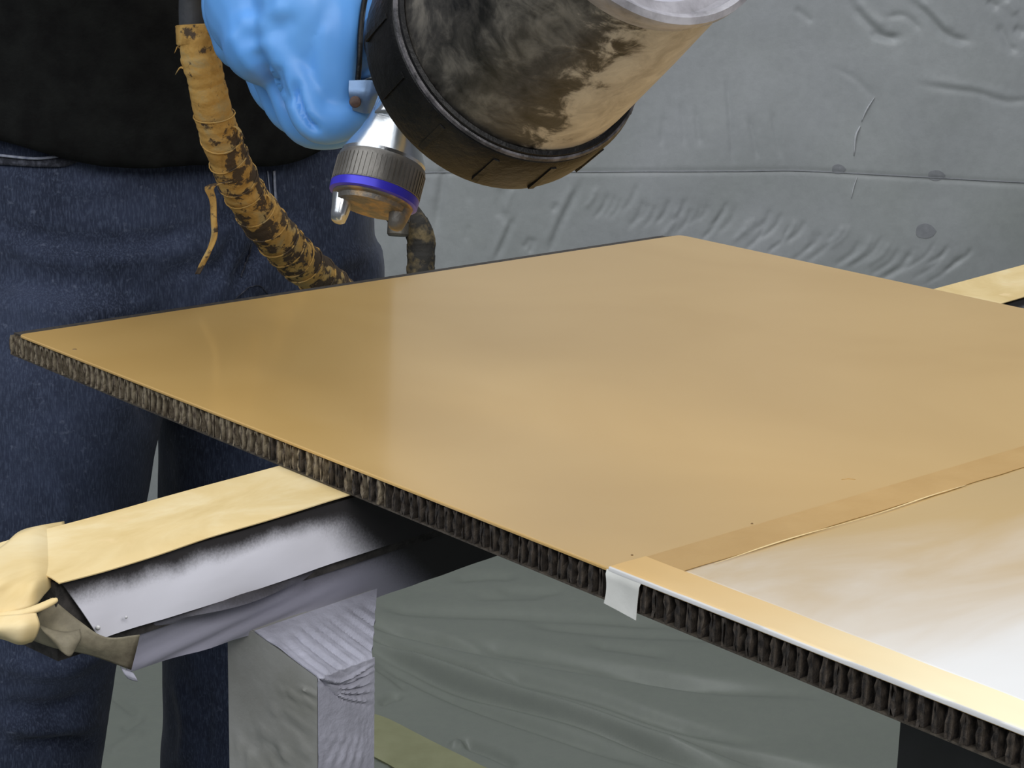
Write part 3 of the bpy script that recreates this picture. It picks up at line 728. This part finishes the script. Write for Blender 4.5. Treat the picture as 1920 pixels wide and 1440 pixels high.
for k, (a, b) in enumerate(((1262, 1), (1270, .2), (1284, -.4), (1296, -.8), (1310, -1))):
    L.append(([(600, 1270), (640, 1276+(a-1262)*.6), (700, a-18+(a-1262)*.5)], 2.6, .0013)); L.append(([(600, 1273), (640, 1281+(a-1262)*.6), (700, a-12+(a-1262)*.5)], 2.4, -.0012))
for y in (1387, 1403, 1417, 1424, 1434): L.append(([(598, y), (640, y-1+r.uniform(-2, 2)), (690, y+3+r.uniform(-3, 3))], 2.2, .0010*r.choice((1, .7))))
for y in (1350, 1360, 1374): L.append(([(672, y), (695, y+14)], 2, -.0008))
Gw = folds(Gf+nrmG*.0009, nrmG, L).reshape(nv, nu, 3)
link('near_wrap', *thicken(Gw, .0006), MAT['primer_post'], stand, smooth=60, label='wrinkled lavender dusted plastic on the post')
# wrap on the side towards the beam end, with slanting pull folds
nu2, nv2 = 40, 120; t_sh = np.dot(PL-np.array([O1[0], O1[1], 0]), NB)
Gs = np.zeros((nv2, nu2, 3))
for j in range(nv2):
    for i in range(nu2):
        t = tb+(tf-tb)*i/(nu2-1); zt = PL[2]+.003 if t < t_sh else PL[2]+.003+(cor[2]-PL[2]-.003)*(t-t_sh)/(tf-t_sh)
        k = (j/(nv2-1))**2; Gs[j, i] = BW(O1, sp-.0008, t, zt+(0-zt)*k)
Ns = np.tile(-EB, (nv2*nu2, 1)); L = []
for (x0, y0, x1, y1, a) in ((505, 1322, 590, 1383, .0018), (520, 1290, 596, 1330, .0007), (470, 1370, 540, 1440, -.0012), (485, 1365, 556, 1440, .0012), (455, 1372, 510, 1440, -.0010), (440, 1390, 480, 1440, .0008), (530, 1370, 590, 1425, .0008), (560, 1290, 596, 1306, .0008)):
    L.append(([(x0, y0), ((x0+x1)/2, (y0+y1)/2-3), (x1, y1)], 3.0, a*1.4)); L.append(([(x0, y0+6), ((x0+x1)/2, (y0+y1)/2+4), (x1, y1+5)], 3.0, -abs(a)*.8))
Gs = folds(Gs.reshape(-1, 3), Ns, L).reshape(nv2, nu2, 3)
link('side_wrap', *thicken(Gs, .0006), MAT['post_side'], stand, smooth=60, label='grey plastic wrap with slanted pull folds')
link('post', *bbox(O1, .68, .72, -.045, -.005, .0, ZB-BHT), MAT['post_side'], stand)
def footbar(O, s, root): link('foot_bar', *bbox(O, s-.02, s+.02, -.27, .24, .004, .042), MAT['post_side'], root)
footbar(O1, sp+pw/2, stand); footbar(O1, .70, stand)
link('loose_flap', *sheet([[HB(225, 1248, .818), HB(236, 1256, .818), HB(250, 1262, .818)], [HB(232, 1262, .817), HB(244, 1268, .817), HB(256, 1272, .817)], [HB(240, 1272, .818), HB(250, 1276, .818), HB(258, 1277, .818)]], 8, 8, .0004), MAT['primer_post'], stand, smooth=180)
# ---- second stand, in the dark under the masked end
c2 = P(1687, 1372, ZB-.03); O2 = c2+NB*.046; O2 = np.array([O2[0], O2[1], 0])
stand2 = stand_root(O2, 'wrapped stand under the masked end, with its shade in the dark colour')
link('beam', *bbox(O2, .0, .62, -.046, .0, ZB-.045, ZB-.0003), MAT['shade_wrap'], stand2)
link('post', *bbox(O2, .0, .034, -.046, .0, .0, ZB-.045), MAT['shade_wrap'], stand2)
link('post', *bbox(O2, .55, .585, -.045, .0, .0, ZB-.045), MAT['shade_wrap'], stand2)
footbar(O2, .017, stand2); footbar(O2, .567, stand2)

# ================================================================== PERSON
ang = math.radians(40); FP = np.array([math.sin(ang), -math.cos(ang), 0]); RP = np.array([-math.cos(ang), -math.sin(ang), 0])
CP = np.array([-.266, 1.525, 0])
def B(lat, fr, z): return CP+RP*lat+FP*fr+ZA*z      # lat>0: the person's right
def ring(lat, fr, z, a, b): return (B(lat, fr, z), RP*a, FP*b)
jeans_parts = [loft([ring(0, 0, .99, .150, .098), ring(0, 0, 1.0, .165, .112), ring(0, 0, .95, .170, .116), ring(0, 0, .90, .170, .119), ring(0, -.002, .85, .173, .124), ring(0, -.004, .79, .168, .120), ring(0, -.004, .75, .15, .095)][1:], 40)]
def leg(sd, top, knee, foot):
    z = [.84, .78, .70, .60, .52, .45, .36, .24, .12, .06]; ra = [.084, .086, .081, .074, .068, .065, .064, .062, .060, .062]; rb = [.10, .106, .100, .090, .080, .075, .074, .070, .067, .070]
    rings = []
    for zz, a, b in zip(z, ra, rb):
        if zz > .50: k = (.84-zz)/.34; c = np.array(top)*(1-k)+np.array(knee)*k
        else: k = (.50-zz)/.44; c = np.array(knee)*(1-k)+np.array(foot)*k
        rings.append(ring(c[0], c[1], zz, a, b))
    return loft(rings[::-1], 32)
legR = ((.098, .0), (.153, .012), (.172, -.03)); legL = ((-.093, .0), (-.056, .012), (-.050, -.03))
jeans_parts += [leg(1, *legR), leg(-1, *legL)]
JV, JF = union(jeans_parts, .006, 6)
JN = vnormals(JV, JF)
JV = JV+JN*(nz(JV, 14, 2, (1, 1, .6))*.0035+nz(JV, 38, 7, (1, 1, .7))*.0014)[:, None]
JN = vnormals(JV, JF)
JL = [([(0, 420), (120, 455), (260, 455), (380, 425)], 14, -.006), ([(0, 455), (140, 490), (300, 470)], 16, .005), ([(380, 415), (480, 400), (600, 410)], 12, -.004),
      ([(440, 540), (470, 490), (500, 450), (520, 400)], 14, -.010), ([(500, 560), (480, 600), (460, 640)], 14, -.008), ([(440, 445), (420, 490), (380, 540)], 14, -.006),
      ([(560, 560), (620, 500), (700, 470)], 16, .005), ([(300, 520), (380, 500), (430, 520)], 16, -.006), ([(0, 330), (120, 350), (260, 345)], 12, .003),
      ([(20, 560), (160, 590), (300, 560)], 18, .005), ([(290, 800), (240, 700), (130, 660)], 14, -.006), ([(300, 790), (380, 720), (420, 660)], 14, -.006),
      ([(0, 1320), (90, 1330), (180, 1300)], 14, -.007), ([(0, 1360), (100, 1370), (190, 1350)], 12, .006), ([(20, 1400), (120, 1390), (190, 1400)], 12, -.006), ([(0, 1240), (110, 1260), (210, 1210)], 16, .006),
      ([(60, 780), (110, 900), (130, 1000)], 18, .005), ([(330, 1260), (350, 1360), (340, 1440)], 12, .004), ([(390, 1280), (385, 1440)], 10, -.004)]
JV = folds(JV, JN, JL)
# shirt: torso + two sleeves, hem dips at the front
SP = [loft([ring(0, .004, .935, .186, .136), ring(0, .003, 1.0, .184, .134), ring(0, .004, 1.10, .180, .130), ring(0, .01, 1.22, .185, .132), ring(0, .02, 1.34, .196, .134), ring(0, .025, 1.42, .190, .115), ring(0, .02, 1.47, .130, .085), ring(0, .02, 1.50, .065, .06)], 40)]
SHR = B(.185, .03, 1.41); SHL = B(-.185, .02, 1.41)
WR = Q(520, -120, 1.10); ELR = (SHR+WR)/2+np.array([-.05, -.02, -.06])
ELL = B(-.175, -.17, 1.20); WL = B(-.15, .08, 1.24)
SP += [blobs([(B(.13, .02, 1.41), .06), (SHR, .062), (SHR*.4+ELR*.6, .052), (ELR, .047)], 20), blobs([(B(-.13, .02, 1.41), .06), (SHL, .062), (SHL*.4+ELL*.6, .054), (ELL, .048)], 20)]
SV, SF = union(SP, .008, 5)
SN = vnormals(SV, SF); SV = SV+SN*(nz(SV, 10, 4, (1, 1, .5))*.004)[:, None]
# hem line follows the photograph's dip: lower in the middle of the front
fr = (SV-CP)@FP; la = (SV-CP)@RP
low = SV[:, 2] < 1.0
hem = .947-.024*np.exp(-((la-.03)/.08)**2)*(fr > -.02)+.006*np.sin(la*40)
k = np.clip((1.0-SV[:, 2])/.065, 0, 1)
SV[:, 2] = np.where(low, 1.0-(1.0-hem)*k, SV[:, 2])
# body: one continuous figure, slimmer than its clothes
hc = B(0, .075, 1.66)
BP = [loft([ring(0, 0, .98, .14, .09), ring(0, 0, .90, .15, .10), ring(0, -.004, .80, .145, .095), ring(0, -.004, .77, .12, .07)][::-1], 24),
      loft([ring(0, 0, .90, .15, .10), ring(0, .01, 1.2, .155, .10), ring(0, .02, 1.36, .165, .105), ring(0, .02, 1.44, .13, .08)], 24),
      blobs([(B(0, .02, 1.42), .06), (B(0, .035, 1.50), .054), (B(0, .05, 1.56), .052)], 16),
      loft([(hc+ZA*z, RP*a, FP*b) for z, a, b in ((-.115, .03, .035), (-.10, .048, .062), (-.06, .064, .082), (0, .074, .094), (.05, .074, .096), (.09, .058, .078), (.112, .025, .035))], 24),
      blobs([(hc+FP*.09-ZA*.0, .010), (hc+FP*.108-ZA*.028, .013), (hc+FP*.092-ZA*.036, .012)], 10),
      blobs([(B(.09, 0, .80), .070), (B(.13, .0, .62), .058), (B(.150, .012, .50), .050), (B(.160, -.005, .30), .046), (B(.172, -.03, .10), .036)], 16),
      blobs([(B(-.09, 0, .80), .070), (B(-.07, .0, .62), .060), (B(-.052, .012, .50), .050), (B(-.051, -.005, .30), .046), (B(-.05, -.03, .10), .036)], 16),
      blobs([(B(.12, .02, 1.40), .05), (SHR, .048), (SHR*.4+ELR*.6, .042), (ELR, .038), (ELR*.5+WR*.5, .036), (WR, .028)], 14),
      blobs([(B(-.12, .02, 1.40), .05), (SHL, .048), (SHL*.4+ELL*.6, .042), (ELL, .038), (ELL*.5+WL*.5, .036), (WL, .027)], 14)]
for sd in (-1, 1):
    BP.append(blobs([(hc+RP*.074*sd-ZA*.025-FP*.006, .010), (hc+RP*.080*sd+ZA*.012-FP*.014, .015)], 10))
    ft = B(.172 if sd > 0 else -.05, -.03, .03); BP.append(blobs([(ft+ZA*.05, .036), (ft+FP*.05, .030), (ft+FP*.14-ZA*.005, .024)], 12))
hd = nrm(WL-ELL); hx = nrm(np.cross(hd, ZA)); hu = np.cross(hx, hd)
BP.append(blobs([(WL, .027), (WL+hd*.04, .034), (WL+hd*.075, .034)], 12))
for i, ln in enumerate((.075, .083, .077, .060)):
    b0 = WL+hd*.08+hu*(.028-.0185*i); BP.append(blobs([(b0, .0095), (b0+hd*ln*.5+hx*-.006, .009), (b0+hd*ln*.8-hx*.022, .008)], 8))
BP.append(blobs([(WL+hd*.02+hu*.02, .014), (WL+hd*.05+hu*.045-hx*.012, .0115), (WL+hd*.078+hu*.052-hx*.022, .010)], 8))
BV, BF = union(BP, .006, 3)
person = link('person', BV, BF, MAT['skin'], origin=(CP[0], CP[1], 0), smooth=180)
tag(person, 'person in black shirt and blue jeans spraying behind the panel, blue glove', 'person')
jeans = link('jeans', JV, JF, MAT['denim'], person, smooth=180, label='dark blue denim jeans')
link('shirt', SV, SF, MAT['shirt'], person, smooth=180, label='black shirt')
jb = bvh_of(JV, JF)
def strip_on(name, bv, px, rad, mat, parent, flat=.35, n=24, off=.0012):
    pts = [on(bv, *p, off) for p in spline(px, n)]; pts = [p for p in pts if p is not None]
    if len(pts) < 4: return None
    return sub(name, *tube(pts, np.full(len(pts), rad), 8, flat=flat), mat, parent, smooth=180)
def band_on(name, bv, top, bot, mat, parent, n=26, off=.0015):
    a = spline(top, n); b = spline(bot, n); G = []
    for v in (0, .33, .66, 1): G.append([on(bv, *(a[i]*(1-v)+b[i]*v), off) for i in range(n)])
    if any(p is None for r in G for p in r): return None
    return sub(name, *thicken(np.array(G), .0016), mat, parent, smooth=180)
band_on('pocket_band', jb, [(-60, 286), (0, 292), (60, 298), (110, 296), (150, 284)], [(-60, 302), (0, 308), (60, 312), (120, 312), (160, 298)], MAT['denim_dark'], jeans)
strip_on('pocket_edge', jb, [(-60, 285), (0, 290), (60, 296), (100, 294), (140, 284)], .0017, MAT['denim_edge'], jeans, .6, off=.003)
strip_on('fly_seam', jb, [(512, 320), (514, 360), (518, 395)], .0026, MAT['denim_edge'], jeans, .4)
strip_on('fly_seam', jb, [(500, 320), (503, 350), (508, 385)], .0008, MAT['denim_edge'], jeans, .6)
strip_on('crotch_seam', jb, [(470, 455), (462, 490), (452, 520)], .0006, MAT['denim_dark'], jeans, .6)
strip_on('crotch_seam', jb, [(440, 560), (465, 540), (485, 535), (500, 550)], .0006, MAT['denim_dark'], jeans, .6)
# hair and shoes
HV, HF = union([loft([(hc+ZA*z-FP*.012, RP*a, FP*b) for z, a, b in ((-.02, .072, .088), (.03, .080, .098), (.08, .070, .090), (.118, .035, .045))], 20)], .006, 2)
link('hair', HV, HF, MAT['hair'], person, smooth=180)
for lat in (.172, -.05):
    c = B(lat, -.03, 0)
    link('shoe', *union([loft([(c+FP*f+ZA*z, RP*a, ZA*h) for f, z, a, h in ((-.085, .040, .02, .03), (-.07, .045, .036, .042), (-.02, .052, .040, .05), (.05, .045, .044, .042), (.13, .036, .046, .033), (.18, .030, .038, .026), (.205, .026, .018, .016))], 20)], .006, 2), MAT['shoe'], person, smooth=180)

# ---- gloved right hand closed on the gun's handle
ZH = 1.01
def H(x, y, dz=0): return Q(x, y, ZH+dz)
mcp = [H(520, 66, -.012), H(496, 76, .011), H(472, 80, .033), H(453, 74, .054)]
pip = [H(594, 228, -.014), H(570, 232, .011), H(542, 212, .034), H(514, 182, .055)]
dip = [H(662, 218, -.008), H(630, 244, .015), H(612, 234, .039), H(588, 210, .060)]
tip = [H(690, 180, .004), H(668, 224, .022), H(650, 214, .042), H(622, 190, .058)]
wr = WR
GP = [blobs([(wr+nrm(wr-H(500, 0, .01))*.05, .031), (wr, .031), (H(520, -40, .03), .036), (H(505, 30, .02), .034), (H(500, 75, .01), .024)], 18),
      blobs([(H(560, -60, .01), .026), (H(575, 10, -.004), .026), (H(570, 80, -.006), .020), (H(560, 140, -.006), .013)], 16),
      blobs([(H(470, -40, .045), .024), (H(458, 20, .045), .023), (H(458, 70, .048), .018)], 16),
      blobs([(H(495, -30, .03), .030), (H(490, 40, .03), .026), (H(492, 85, .025), .018)], 16)]
rads = [.0104, .0104, .0098, .0090]
for m, p, d, t, r_ in zip(mcp, pip, dip, tip, rads):
    GP.append(blobs([(m, r_*1.12), (m*.5+p*.5, r_*1.0), (p, r_*1.04), (d, r_*.96), (t, r_*.85)], 14))
# thumb: leaves the side of the palm, lies along the far side of the grip
GP.append(blobs([(H(600, -60, .0), .020), (H(640, -20, -.006), .0155), (H(668, 40, .002), .0125), (H(690, 110, .016), .0105)], 14))
GP.append(blobs([(H(600, -40, .0), .022), (H(618, 50, -.008), .0185), (H(622, 130, -.010), .0135), (H(630, 195, -.008), .0115)], 16))
GV, GF = union(GP, .0019, 6, .5)
GN = vnormals(GV, GF)
GLn = [([(553, 150), (558, 190), (572, 225), (600, 252)], 6.5, -.007), ([(520, 120), (525, 160), (545, 200)], 9, -.003), ([(480, 90), (500, 130), (520, 165)], 10, -.002),
       ([(430, 60), (450, 100), (480, 140)], 9, .0015), ([(560, 30), (510, 60), (450, 75)], 14, -.0022), ([(540, 10), (500, 30), (440, 40)], 12, .0015), ([(610, 40), (600, 110), (605, 190)], 12, .0015)]
GV = folds(GV, GN, [(p_, w_*1.2, a_*.75) for p_, w_, a_ in GLn])
link('glove', GV, GF, MAT['glove'], person, smooth=180, label='light blue nitrile glove gripping the spray gun')

# ================================================================== SPRAY GUN
AX = nrm(-RT*.23-UP*.94-FW*.20)                       # spraying direction
ZR = .965
ring_top = Q(716, 312, ZR); ring_mid = ring_top+AX*.006
gun = empty('spray_gun', ring_top); tag(gun, 'silver gravity feed spray gun with blue ringed nozzle and stained paint cup', 'spray gun')
RR = 84*ZR/F
def ringprof(): return [(RR*.93, -.0025), (RR*.985, -.0015), (RR, 0), (RR*1.0, .0125), (RR*.995, .0128)]
link('retaining_ring', *lathe(ring_top, AX, ringprof(), 64), MAT['knurl'], gun, smooth=30)
V = []; 
kn = []
for k in range(56):       # fine grip ribs round the ring
    a = 2*math.pi*k/56; x, y = perp(AX); d = x*math.cos(a)+y*math.sin(a); tt = np.cross(AX, d)
    kn.append(box(ring_top+AX*.0065+d*RR, (d, tt, AX), (.00028, .0006, .0058)))
rg = [o for o in gun.children][0]
sub('grip_ribs', *join(kn), MAT['knurl'], rg)
link('blue_ring', *lathe(ring_top+AX*.0128, AX, [(RR*.99, 0), (RR*1.012, .0005), (RR*1.005, .0042), (RR*.95, .0048)], 64), MAT['blue_ring'], gun, smooth=30, label='violet blue band')
cap = link('air_cap', *lathe(ring_top+AX*.0172, AX, [(RR*.93, 0), (RR*.90, .0012), (RR*.80, .0018), (RR*.78, .0042), (RR*.50, .0048), (RR*.20, .0054), (RR*.12, .0056)], 48), MAT['cap'], gun, smooth=35, label='paint spattered air cap')
hx_ = nrm(RT-AX*np.dot(RT, AX)); hy_ = np.cross(AX, hx_)
for sgn, ln in ((-1, .0135), (1, .0105)):
    b0 = ring_top+AX*.018+hx_*RR*.66*sgn
    V, Fc = loft([(b0+AX*h+hx_*sgn*(-.0004*h/.01), hx_*a, hy_*b) for h, a, b in ((-.001, .0058, .0062), (.004, .0050, .0058), (ln*.75, .0042, .0050), (ln, .0034, .0040), (ln+.0008, .002, .0025))], 20)
    sub('horn', V, Fc, MAT['silver'] if sgn < 0 else MAT['cap'], cap, smooth=50)
# barrel: flared skirt behind the ring, then the body
bx_ = hx_; by_ = hy_
def g(h, dx=0, dy=0): return ring_top-AX*h+hx_*dx+hy_*dy       # h: back along the barrel
link('barrel_skirt', *lathe(g(.0022), -AX, [(RR*.95, 0), (RR*.96, .0015), (RR*.86, .006), (RR*.70, .0125), (RR*.60, .0185), (RR*.52, .026), (RR*.48, .034)], 48), MAT['silver'], gun, smooth=30)
link('gun_body', *union([loft([(g(.022), hx_*.012, hy_*.015), (g(.035, .004), hx_*.013, hy_*.016), (g(.055, .002), hx_*.0125, hy_*.016), (g(.085, -.004), hx_*.012, hy_*.016), (g(.100, -.004), hx_*.010, hy_*.013)], 24)], .0016, 3), MAT['silver'], gun, smooth=180)
# cup axis, fitted to the collar and rim ellipses
CC = Q(958, 81, .87); CE = Q(1223, -184, .767); K = nrm(CE-CC); CL = np.linalg.norm(CE-CC)
side = nrm(np.cross(K, FW)); side = side if side@RT > 0 else -side
RC = 262*.87/F
neck_a = g(.040, .006); neck_b = CC-K*.040
link('cup_neck', *tube(spline([neck_a, neck_a*.55+neck_b*.45+K*-.004, neck_b, CC-K*.02], 14), [.0105, .0105, .0105, .011, .011, .0115, .012, .012, .013, .014, .016, .018, .022, .03], 20), MAT['silver'], gun, smooth=180)
link('cup_lid', *lathe(CC, K, [(.012, -.046), (.016, -.042), (.030, -.036), (.046, -.029), (RC*.92, -.023), (RC*.92, -.004), (RC*.6, -.003)], 56), MAT['black'], gun, smooth=35, label='black funnel lid')
collar = link('lid_collar', *lathe(CC, K, [(RC*.93, -.024), (RC*.975, -.022), (RC*.99, -.018), (RC, -.008), (RC, .006), (RC*.985, .0085), (RC*.965, .0095), (RC*.955, .0125), (RC*.925, .013), (RC*.915, .006)], 80), MAT['black'], gun, smooth=30, label='ribbed black collar')
sx, sy = perp(K)
for k in range(14):
    a = 2*math.pi*k/14+.25; d = sx*math.cos(a)+sy*math.sin(a); tt = np.cross(K, d)
    sub('rib', *box(CC-K*.006+d*RC*.994, (d, tt, K), (.0010, .0014, .0110)), MAT['black'], collar)
sub('scuffed_rim', *lathe(CC, K, [(RC*.972, .0090), (RC*.985, .0098), (RC*.975, .0110), (RC*.960, .0112), (RC*.958, .0100)], 80), MAT['black_edge'], collar, smooth=40)
R0 = RC*.915; R1 = .0502
cm = m_cup(K, tuple(nrm(RT*.707-UP*.707)), CC)
cupo = link('paint_cup', *lathe(CC, K, [(R0, .004), (R0, .02), (R0*.5+R1*.5, CL*.55), (R1*.99, CL-.012), (R1*.985, CL-.010)], 80), cm, None, origin=tuple(CC), smooth=60)
cupo.parent = gun; cupo.matrix_basis = ROOTM[gun.name].inverted() @ ROOTM[cupo.name]; cupo['label'] = 'cup streaked with dark and tan paint'
rimo = link('cup_rim', *lathe(CC+K*CL, K, [(R1*.98, -.011), (R1*1.01, -.006), (R1*1.035, -.003), (R1*1.04, .001), (R1*1.0, .003), (R1*.955, .0015), (R1*.94, -.002), (R1*.91, -.0045), (R1*.89, -.0055)], 80), MAT['rim'], gun, smooth=40, label='clear grooved rim')
link('cup_base', *lathe(CC+K*CL, K, [(R1*.95, -.009), (R1*.90, -.006), (R1*.55, -.0045), (R1*.05, -.004)], 60), MAT['cup_base'], gun, smooth=40)
# handle inside the fist, trigger and small hardware
HD = nrm(H(440, 60, .10)-g(.085)); hs = nrm(np.cross(HD, AX)); hb = np.cross(hs, HD)
hp = [g(.075), H(610, 120, .03), H(560, 110, .075), H(470, 40, .115)]
link('handle', *union([loft([(np.array(p), hs*a, hb*b) for p, a, b in zip(spline(hp, 10), np.linspace(.012, .013, 10), np.linspace(.017, .016, 10))], 20)], .002, 3), MAT['silver'], gun, smooth=180)
tp = spline([H(670, 165, -.017), H(674, 110, -.019), H(676, 60, -.019), H(682, 10, -.016), H(692, -40, -.010)], 20)
V, Fc = tube(tp, .0024, 10, flat=.6); link('trigger', V, Fc, MAT['black'], gun, smooth=180)
link('trigger_plate', *sheet([[H(655, 152, -.020), H(685, 151, -.021), H(712, 152, -.018)], [H(655, 176, -.021), H(685, 178, -.022), H(712, 176, -.018)], [H(662, 206, -.018), H(690, 212, -.018), H(708, 200, -.014)]], 10, 10, .0016), MAT['steel'], gun, smooth=60)
c = H(666, 191, -.024); link('pivot_screw', *lathe(c, -FW, [(.0024, -.002), (.0030, 0), (.0026, .0012), (.001, .0016)], 16), MAT['brown'], gun, smooth=40)
c = H(706, 153, -.022); link('bolt', *lathe(c, -FW, [(.0017, -.004), (.0017, 0), (.0008, .0006)], 6), MAT['silver'], gun)
link('fluid_knob', *lathe(g(.100, -.004), -AX, [(.008, 0), (.010, .002), (.010, .016), (.008, .018)], 24), MAT['knurl'], gun, smooth=30)
link('hose_inlet', *tube(spline([H(480, 45, .11), H(440, 0, .15), H(402, -40, .165)], 8), .008, 14), MAT['silver'], gun, smooth=60)

# ================================================================== HOSE
hz = lambda x, y, Z: Q(x, y, Z)
hose = empty('air_hose', hz(640, 620, 1.43)); tag(hose, 'air hose wrapped in torn yellow tape hanging from the gun', 'hose')
yp = np.array([[*hz(369, 52, 1.19), 35], [*hz(372, 90, 1.192), 36.5], [*hz(386, 150, 1.20), 36], [*hz(403, 220, 1.215), 37], [*hz(426, 290, 1.235), 38], [*hz(458, 360, 1.262), 39.5],
               [*hz(503, 425, 1.295), 40.5], [*hz(555, 483, 1.335), 40], [*hz(605, 525, 1.37), 37], [*hz(655, 562, 1.395), 33], [*hz(705, 600, 1.41), 30]])
n = 260; s = spline(yp, n); path = s[:, :3]; dep = (path-CAMP)@FW; rad = s[:, 3]*dep/F*.98
arc = np.concatenate([[0], np.cumsum(np.linalg.norm(np.diff(path, axis=0), axis=1))])
rr = random.Random(11); wraps = np.cumsum([rr.uniform(.012, .022) for _ in range(60)]); idx = np.searchsorted(wraps, arc)
wb0 = np.concatenate([[0], wraps]); ph = (arc-wb0[idx])/(wraps[idx]-wb0[idx])
rad = rad*(1+.03*(1-ph)-.015)+np.array([.0006*wob(a, 300) for a in arc])
V, Fc = tube(path, rad, 28); C3 = np.repeat(path, 28, 0); D = V-C3; D /= np.linalg.norm(D, axis=1)[:, None]
V = V+D*(nz(V, 130)*.0006+nz(V, 50, 5)*.0008)[:, None]
taped = link('taped_section', V, Fc, MAT['hose'], hose, smooth=60, label='yellow tape wrap rubbed dark in places')
# torn lips at the overlaps of the wrap
for kx in range(3, 28):
    a0 = wb0[kx]
    if a0 > arc[-1]*.86: break
    i0 = int(np.searchsorted(arc, a0)); i0 = min(max(i0, 2), n-3)
    T = nrm(path[i0+1]-path[i0-1]); x, y = perp(T); tilt = rr.uniform(-.5, .5); lp = []
    for q in range(22):
        th = 2*math.pi*q/21; lp.append(path[i0]+(x*math.cos(th)+y*math.sin(th))*(rad[i0]*1.015+.0004)+T*(.006*tilt*math.sin(th+kx)))
    sub('tape_edge', *tube(lp, .0004+.00025*rr.random(), 5), MAT['hose'], taped, smooth=180)
for (i0, dx, dy, ln) in ((int(n*.165), -20, 2, .006), (int(n*.30), 26, 14, .010), (int(n*.50), 22, 4, .006), (int(n*.10), -22, 0, .004)):
    base = path[i0]; d = nrm(RT*dx-UP*dy); b0 = base+d*rad[i0]*.9
    sub('torn_scrap', *tube(spline([b0, b0+d*ln*.5+UP*.001, b0+d*ln-UP*.003], 6), [.0022, .0024, .002, .0015, .001, .0003], 8, flat=.3), MAT['hose'], taped, smooth=180)
# rubber sleeve at the top
sl = spline([hz(384, -60, 1.175), hz(366, -35, 1.183), hz(360, 0, 1.187), hz(360, 40, 1.189), hz(362, 70, 1.19)], 24); sd_ = (sl-CAMP)@FW
link('rubber_sleeve', *tube(sl, 24.5*sd_/F, 24), MAT['rubber'], hose, smooth=40, label='dark grey rubber sleeve')
link('tape_cuff', *lathe(hz(367, 68, 1.191), nrm(yp[1, :3]-yp[0, :3]), [(.0108, -.007), (.0116, -.0065), (.0118, .004), (.0110, .005)], 28), MAT['hose'], hose, smooth=40)
link('hose_stub', *tube(spline([H(402, -40, .165), hz(395, -62, 1.175), hz(384, -60, 1.175)], 8), .0085, 14), MAT['rubber'], hose, smooth=180)
# hanging strip of torn tape
tpz = [hz(432, 340, 1.228), hz(394, 350, 1.225), hz(399, 375, 1.226), hz(401, 410, 1.228), hz(402, 440, 1.23), hz(394, 466, 1.232), hz(382, 490, 1.234), hz(370, 514, 1.236)]
q = spline(tpz, 34); wdt = np.interp(np.linspace(0, 1, 34), [0, .12, .3, .7, 1], [.0026, .0032, .0020, .0018, .0016])
G = np.array([[q[i]+RT*wdt[i]*(v-.5)*2+FW*.0007*math.sin(i*.6+v*3) for i in range(34)] for v in np.linspace(0, 1, 5)])
link('tape_strand', *thicken(G, .0005), MAT['hose'], hose, smooth=180, label='loose strand of yellow tape')
# dark far end of the loop, coming up behind the panel
lo = spline([path[-1], hz(760, 625, 1.425), hz(792, 590, 1.43), hz(789, 520, 1.43), hz(790, 475, 1.43), hz(787, 440, 1.43), hz(770, 410, 1.43), hz(738, 392, 1.43), hz(722, 360, 1.43)], 110)
lr = np.interp(np.linspace(0, 1, 110), [0, .25, .6, .8, 1], [.0112, .0098, .0102, .0098, .0085])*(1+.05*np.array([((i*.13) % 1)-.5 for i in range(110)]))
V, Fc = tube(lo, lr, 22); C3 = np.repeat(lo, 22, 0); D = V-C3; D /= np.linalg.norm(D, axis=1)[:, None]; V = V+D*(nz(V, 110)*.0012)[:, None]
link('spattered_section', V, Fc, MAT['hose_dark'], hose, smooth=180, label='dark hose end spattered with tan paint')
link('coupling', *lathe(hz(748, 395, 1.415), nrm(-UP*1.0-RT*.05), [(.007, -.004), (.0082, 0), (.0082, .008), (.0076, .0085), (.0076, .0165), (.0066, .018)], 20), MAT['coupling'], hose, smooth=30, label='dull metal coupling')

# ---- faint cone of atomised paint between the nozzle and the panel
k = NT('paint_mist'); k.t.nodes.remove(k.b); vs = k.n('ShaderNodeVolumeScatter'); vs.inputs['Color'].default_value = lin(216, 186, 150); vs.inputs['Anisotropy'].default_value = .2
nf = k.noise(30, 3); vs.inputs['Density'].default_value = 1.6
k.l(k.math('MULTIPLY_ADD', nf, 4.5, -.6), vs.inputs['Density'])
out = [q for q in k.t.nodes if q.type == 'OUTPUT_MATERIAL'][0]; k.l(vs.outputs[0], out.inputs['Volume'])
m0 = ring_top+AX*.027; hgt = (m0[2]-ZT-.003)/-AX[2]
V, Fc = loft([(m0+AX*h, hx_*a, hy_*b) for h, a, b in ((0, .003, .003), (hgt*.35, .010, .006), (hgt*.7, .018, .010), (hgt*.93, .024, .013))], 24)
mist = link('paint_mist', V, Fc, k.m, smooth=180, kind='stuff'); tag(mist, 'faint tan mist of paint falling from the spray nozzle', 'mist')
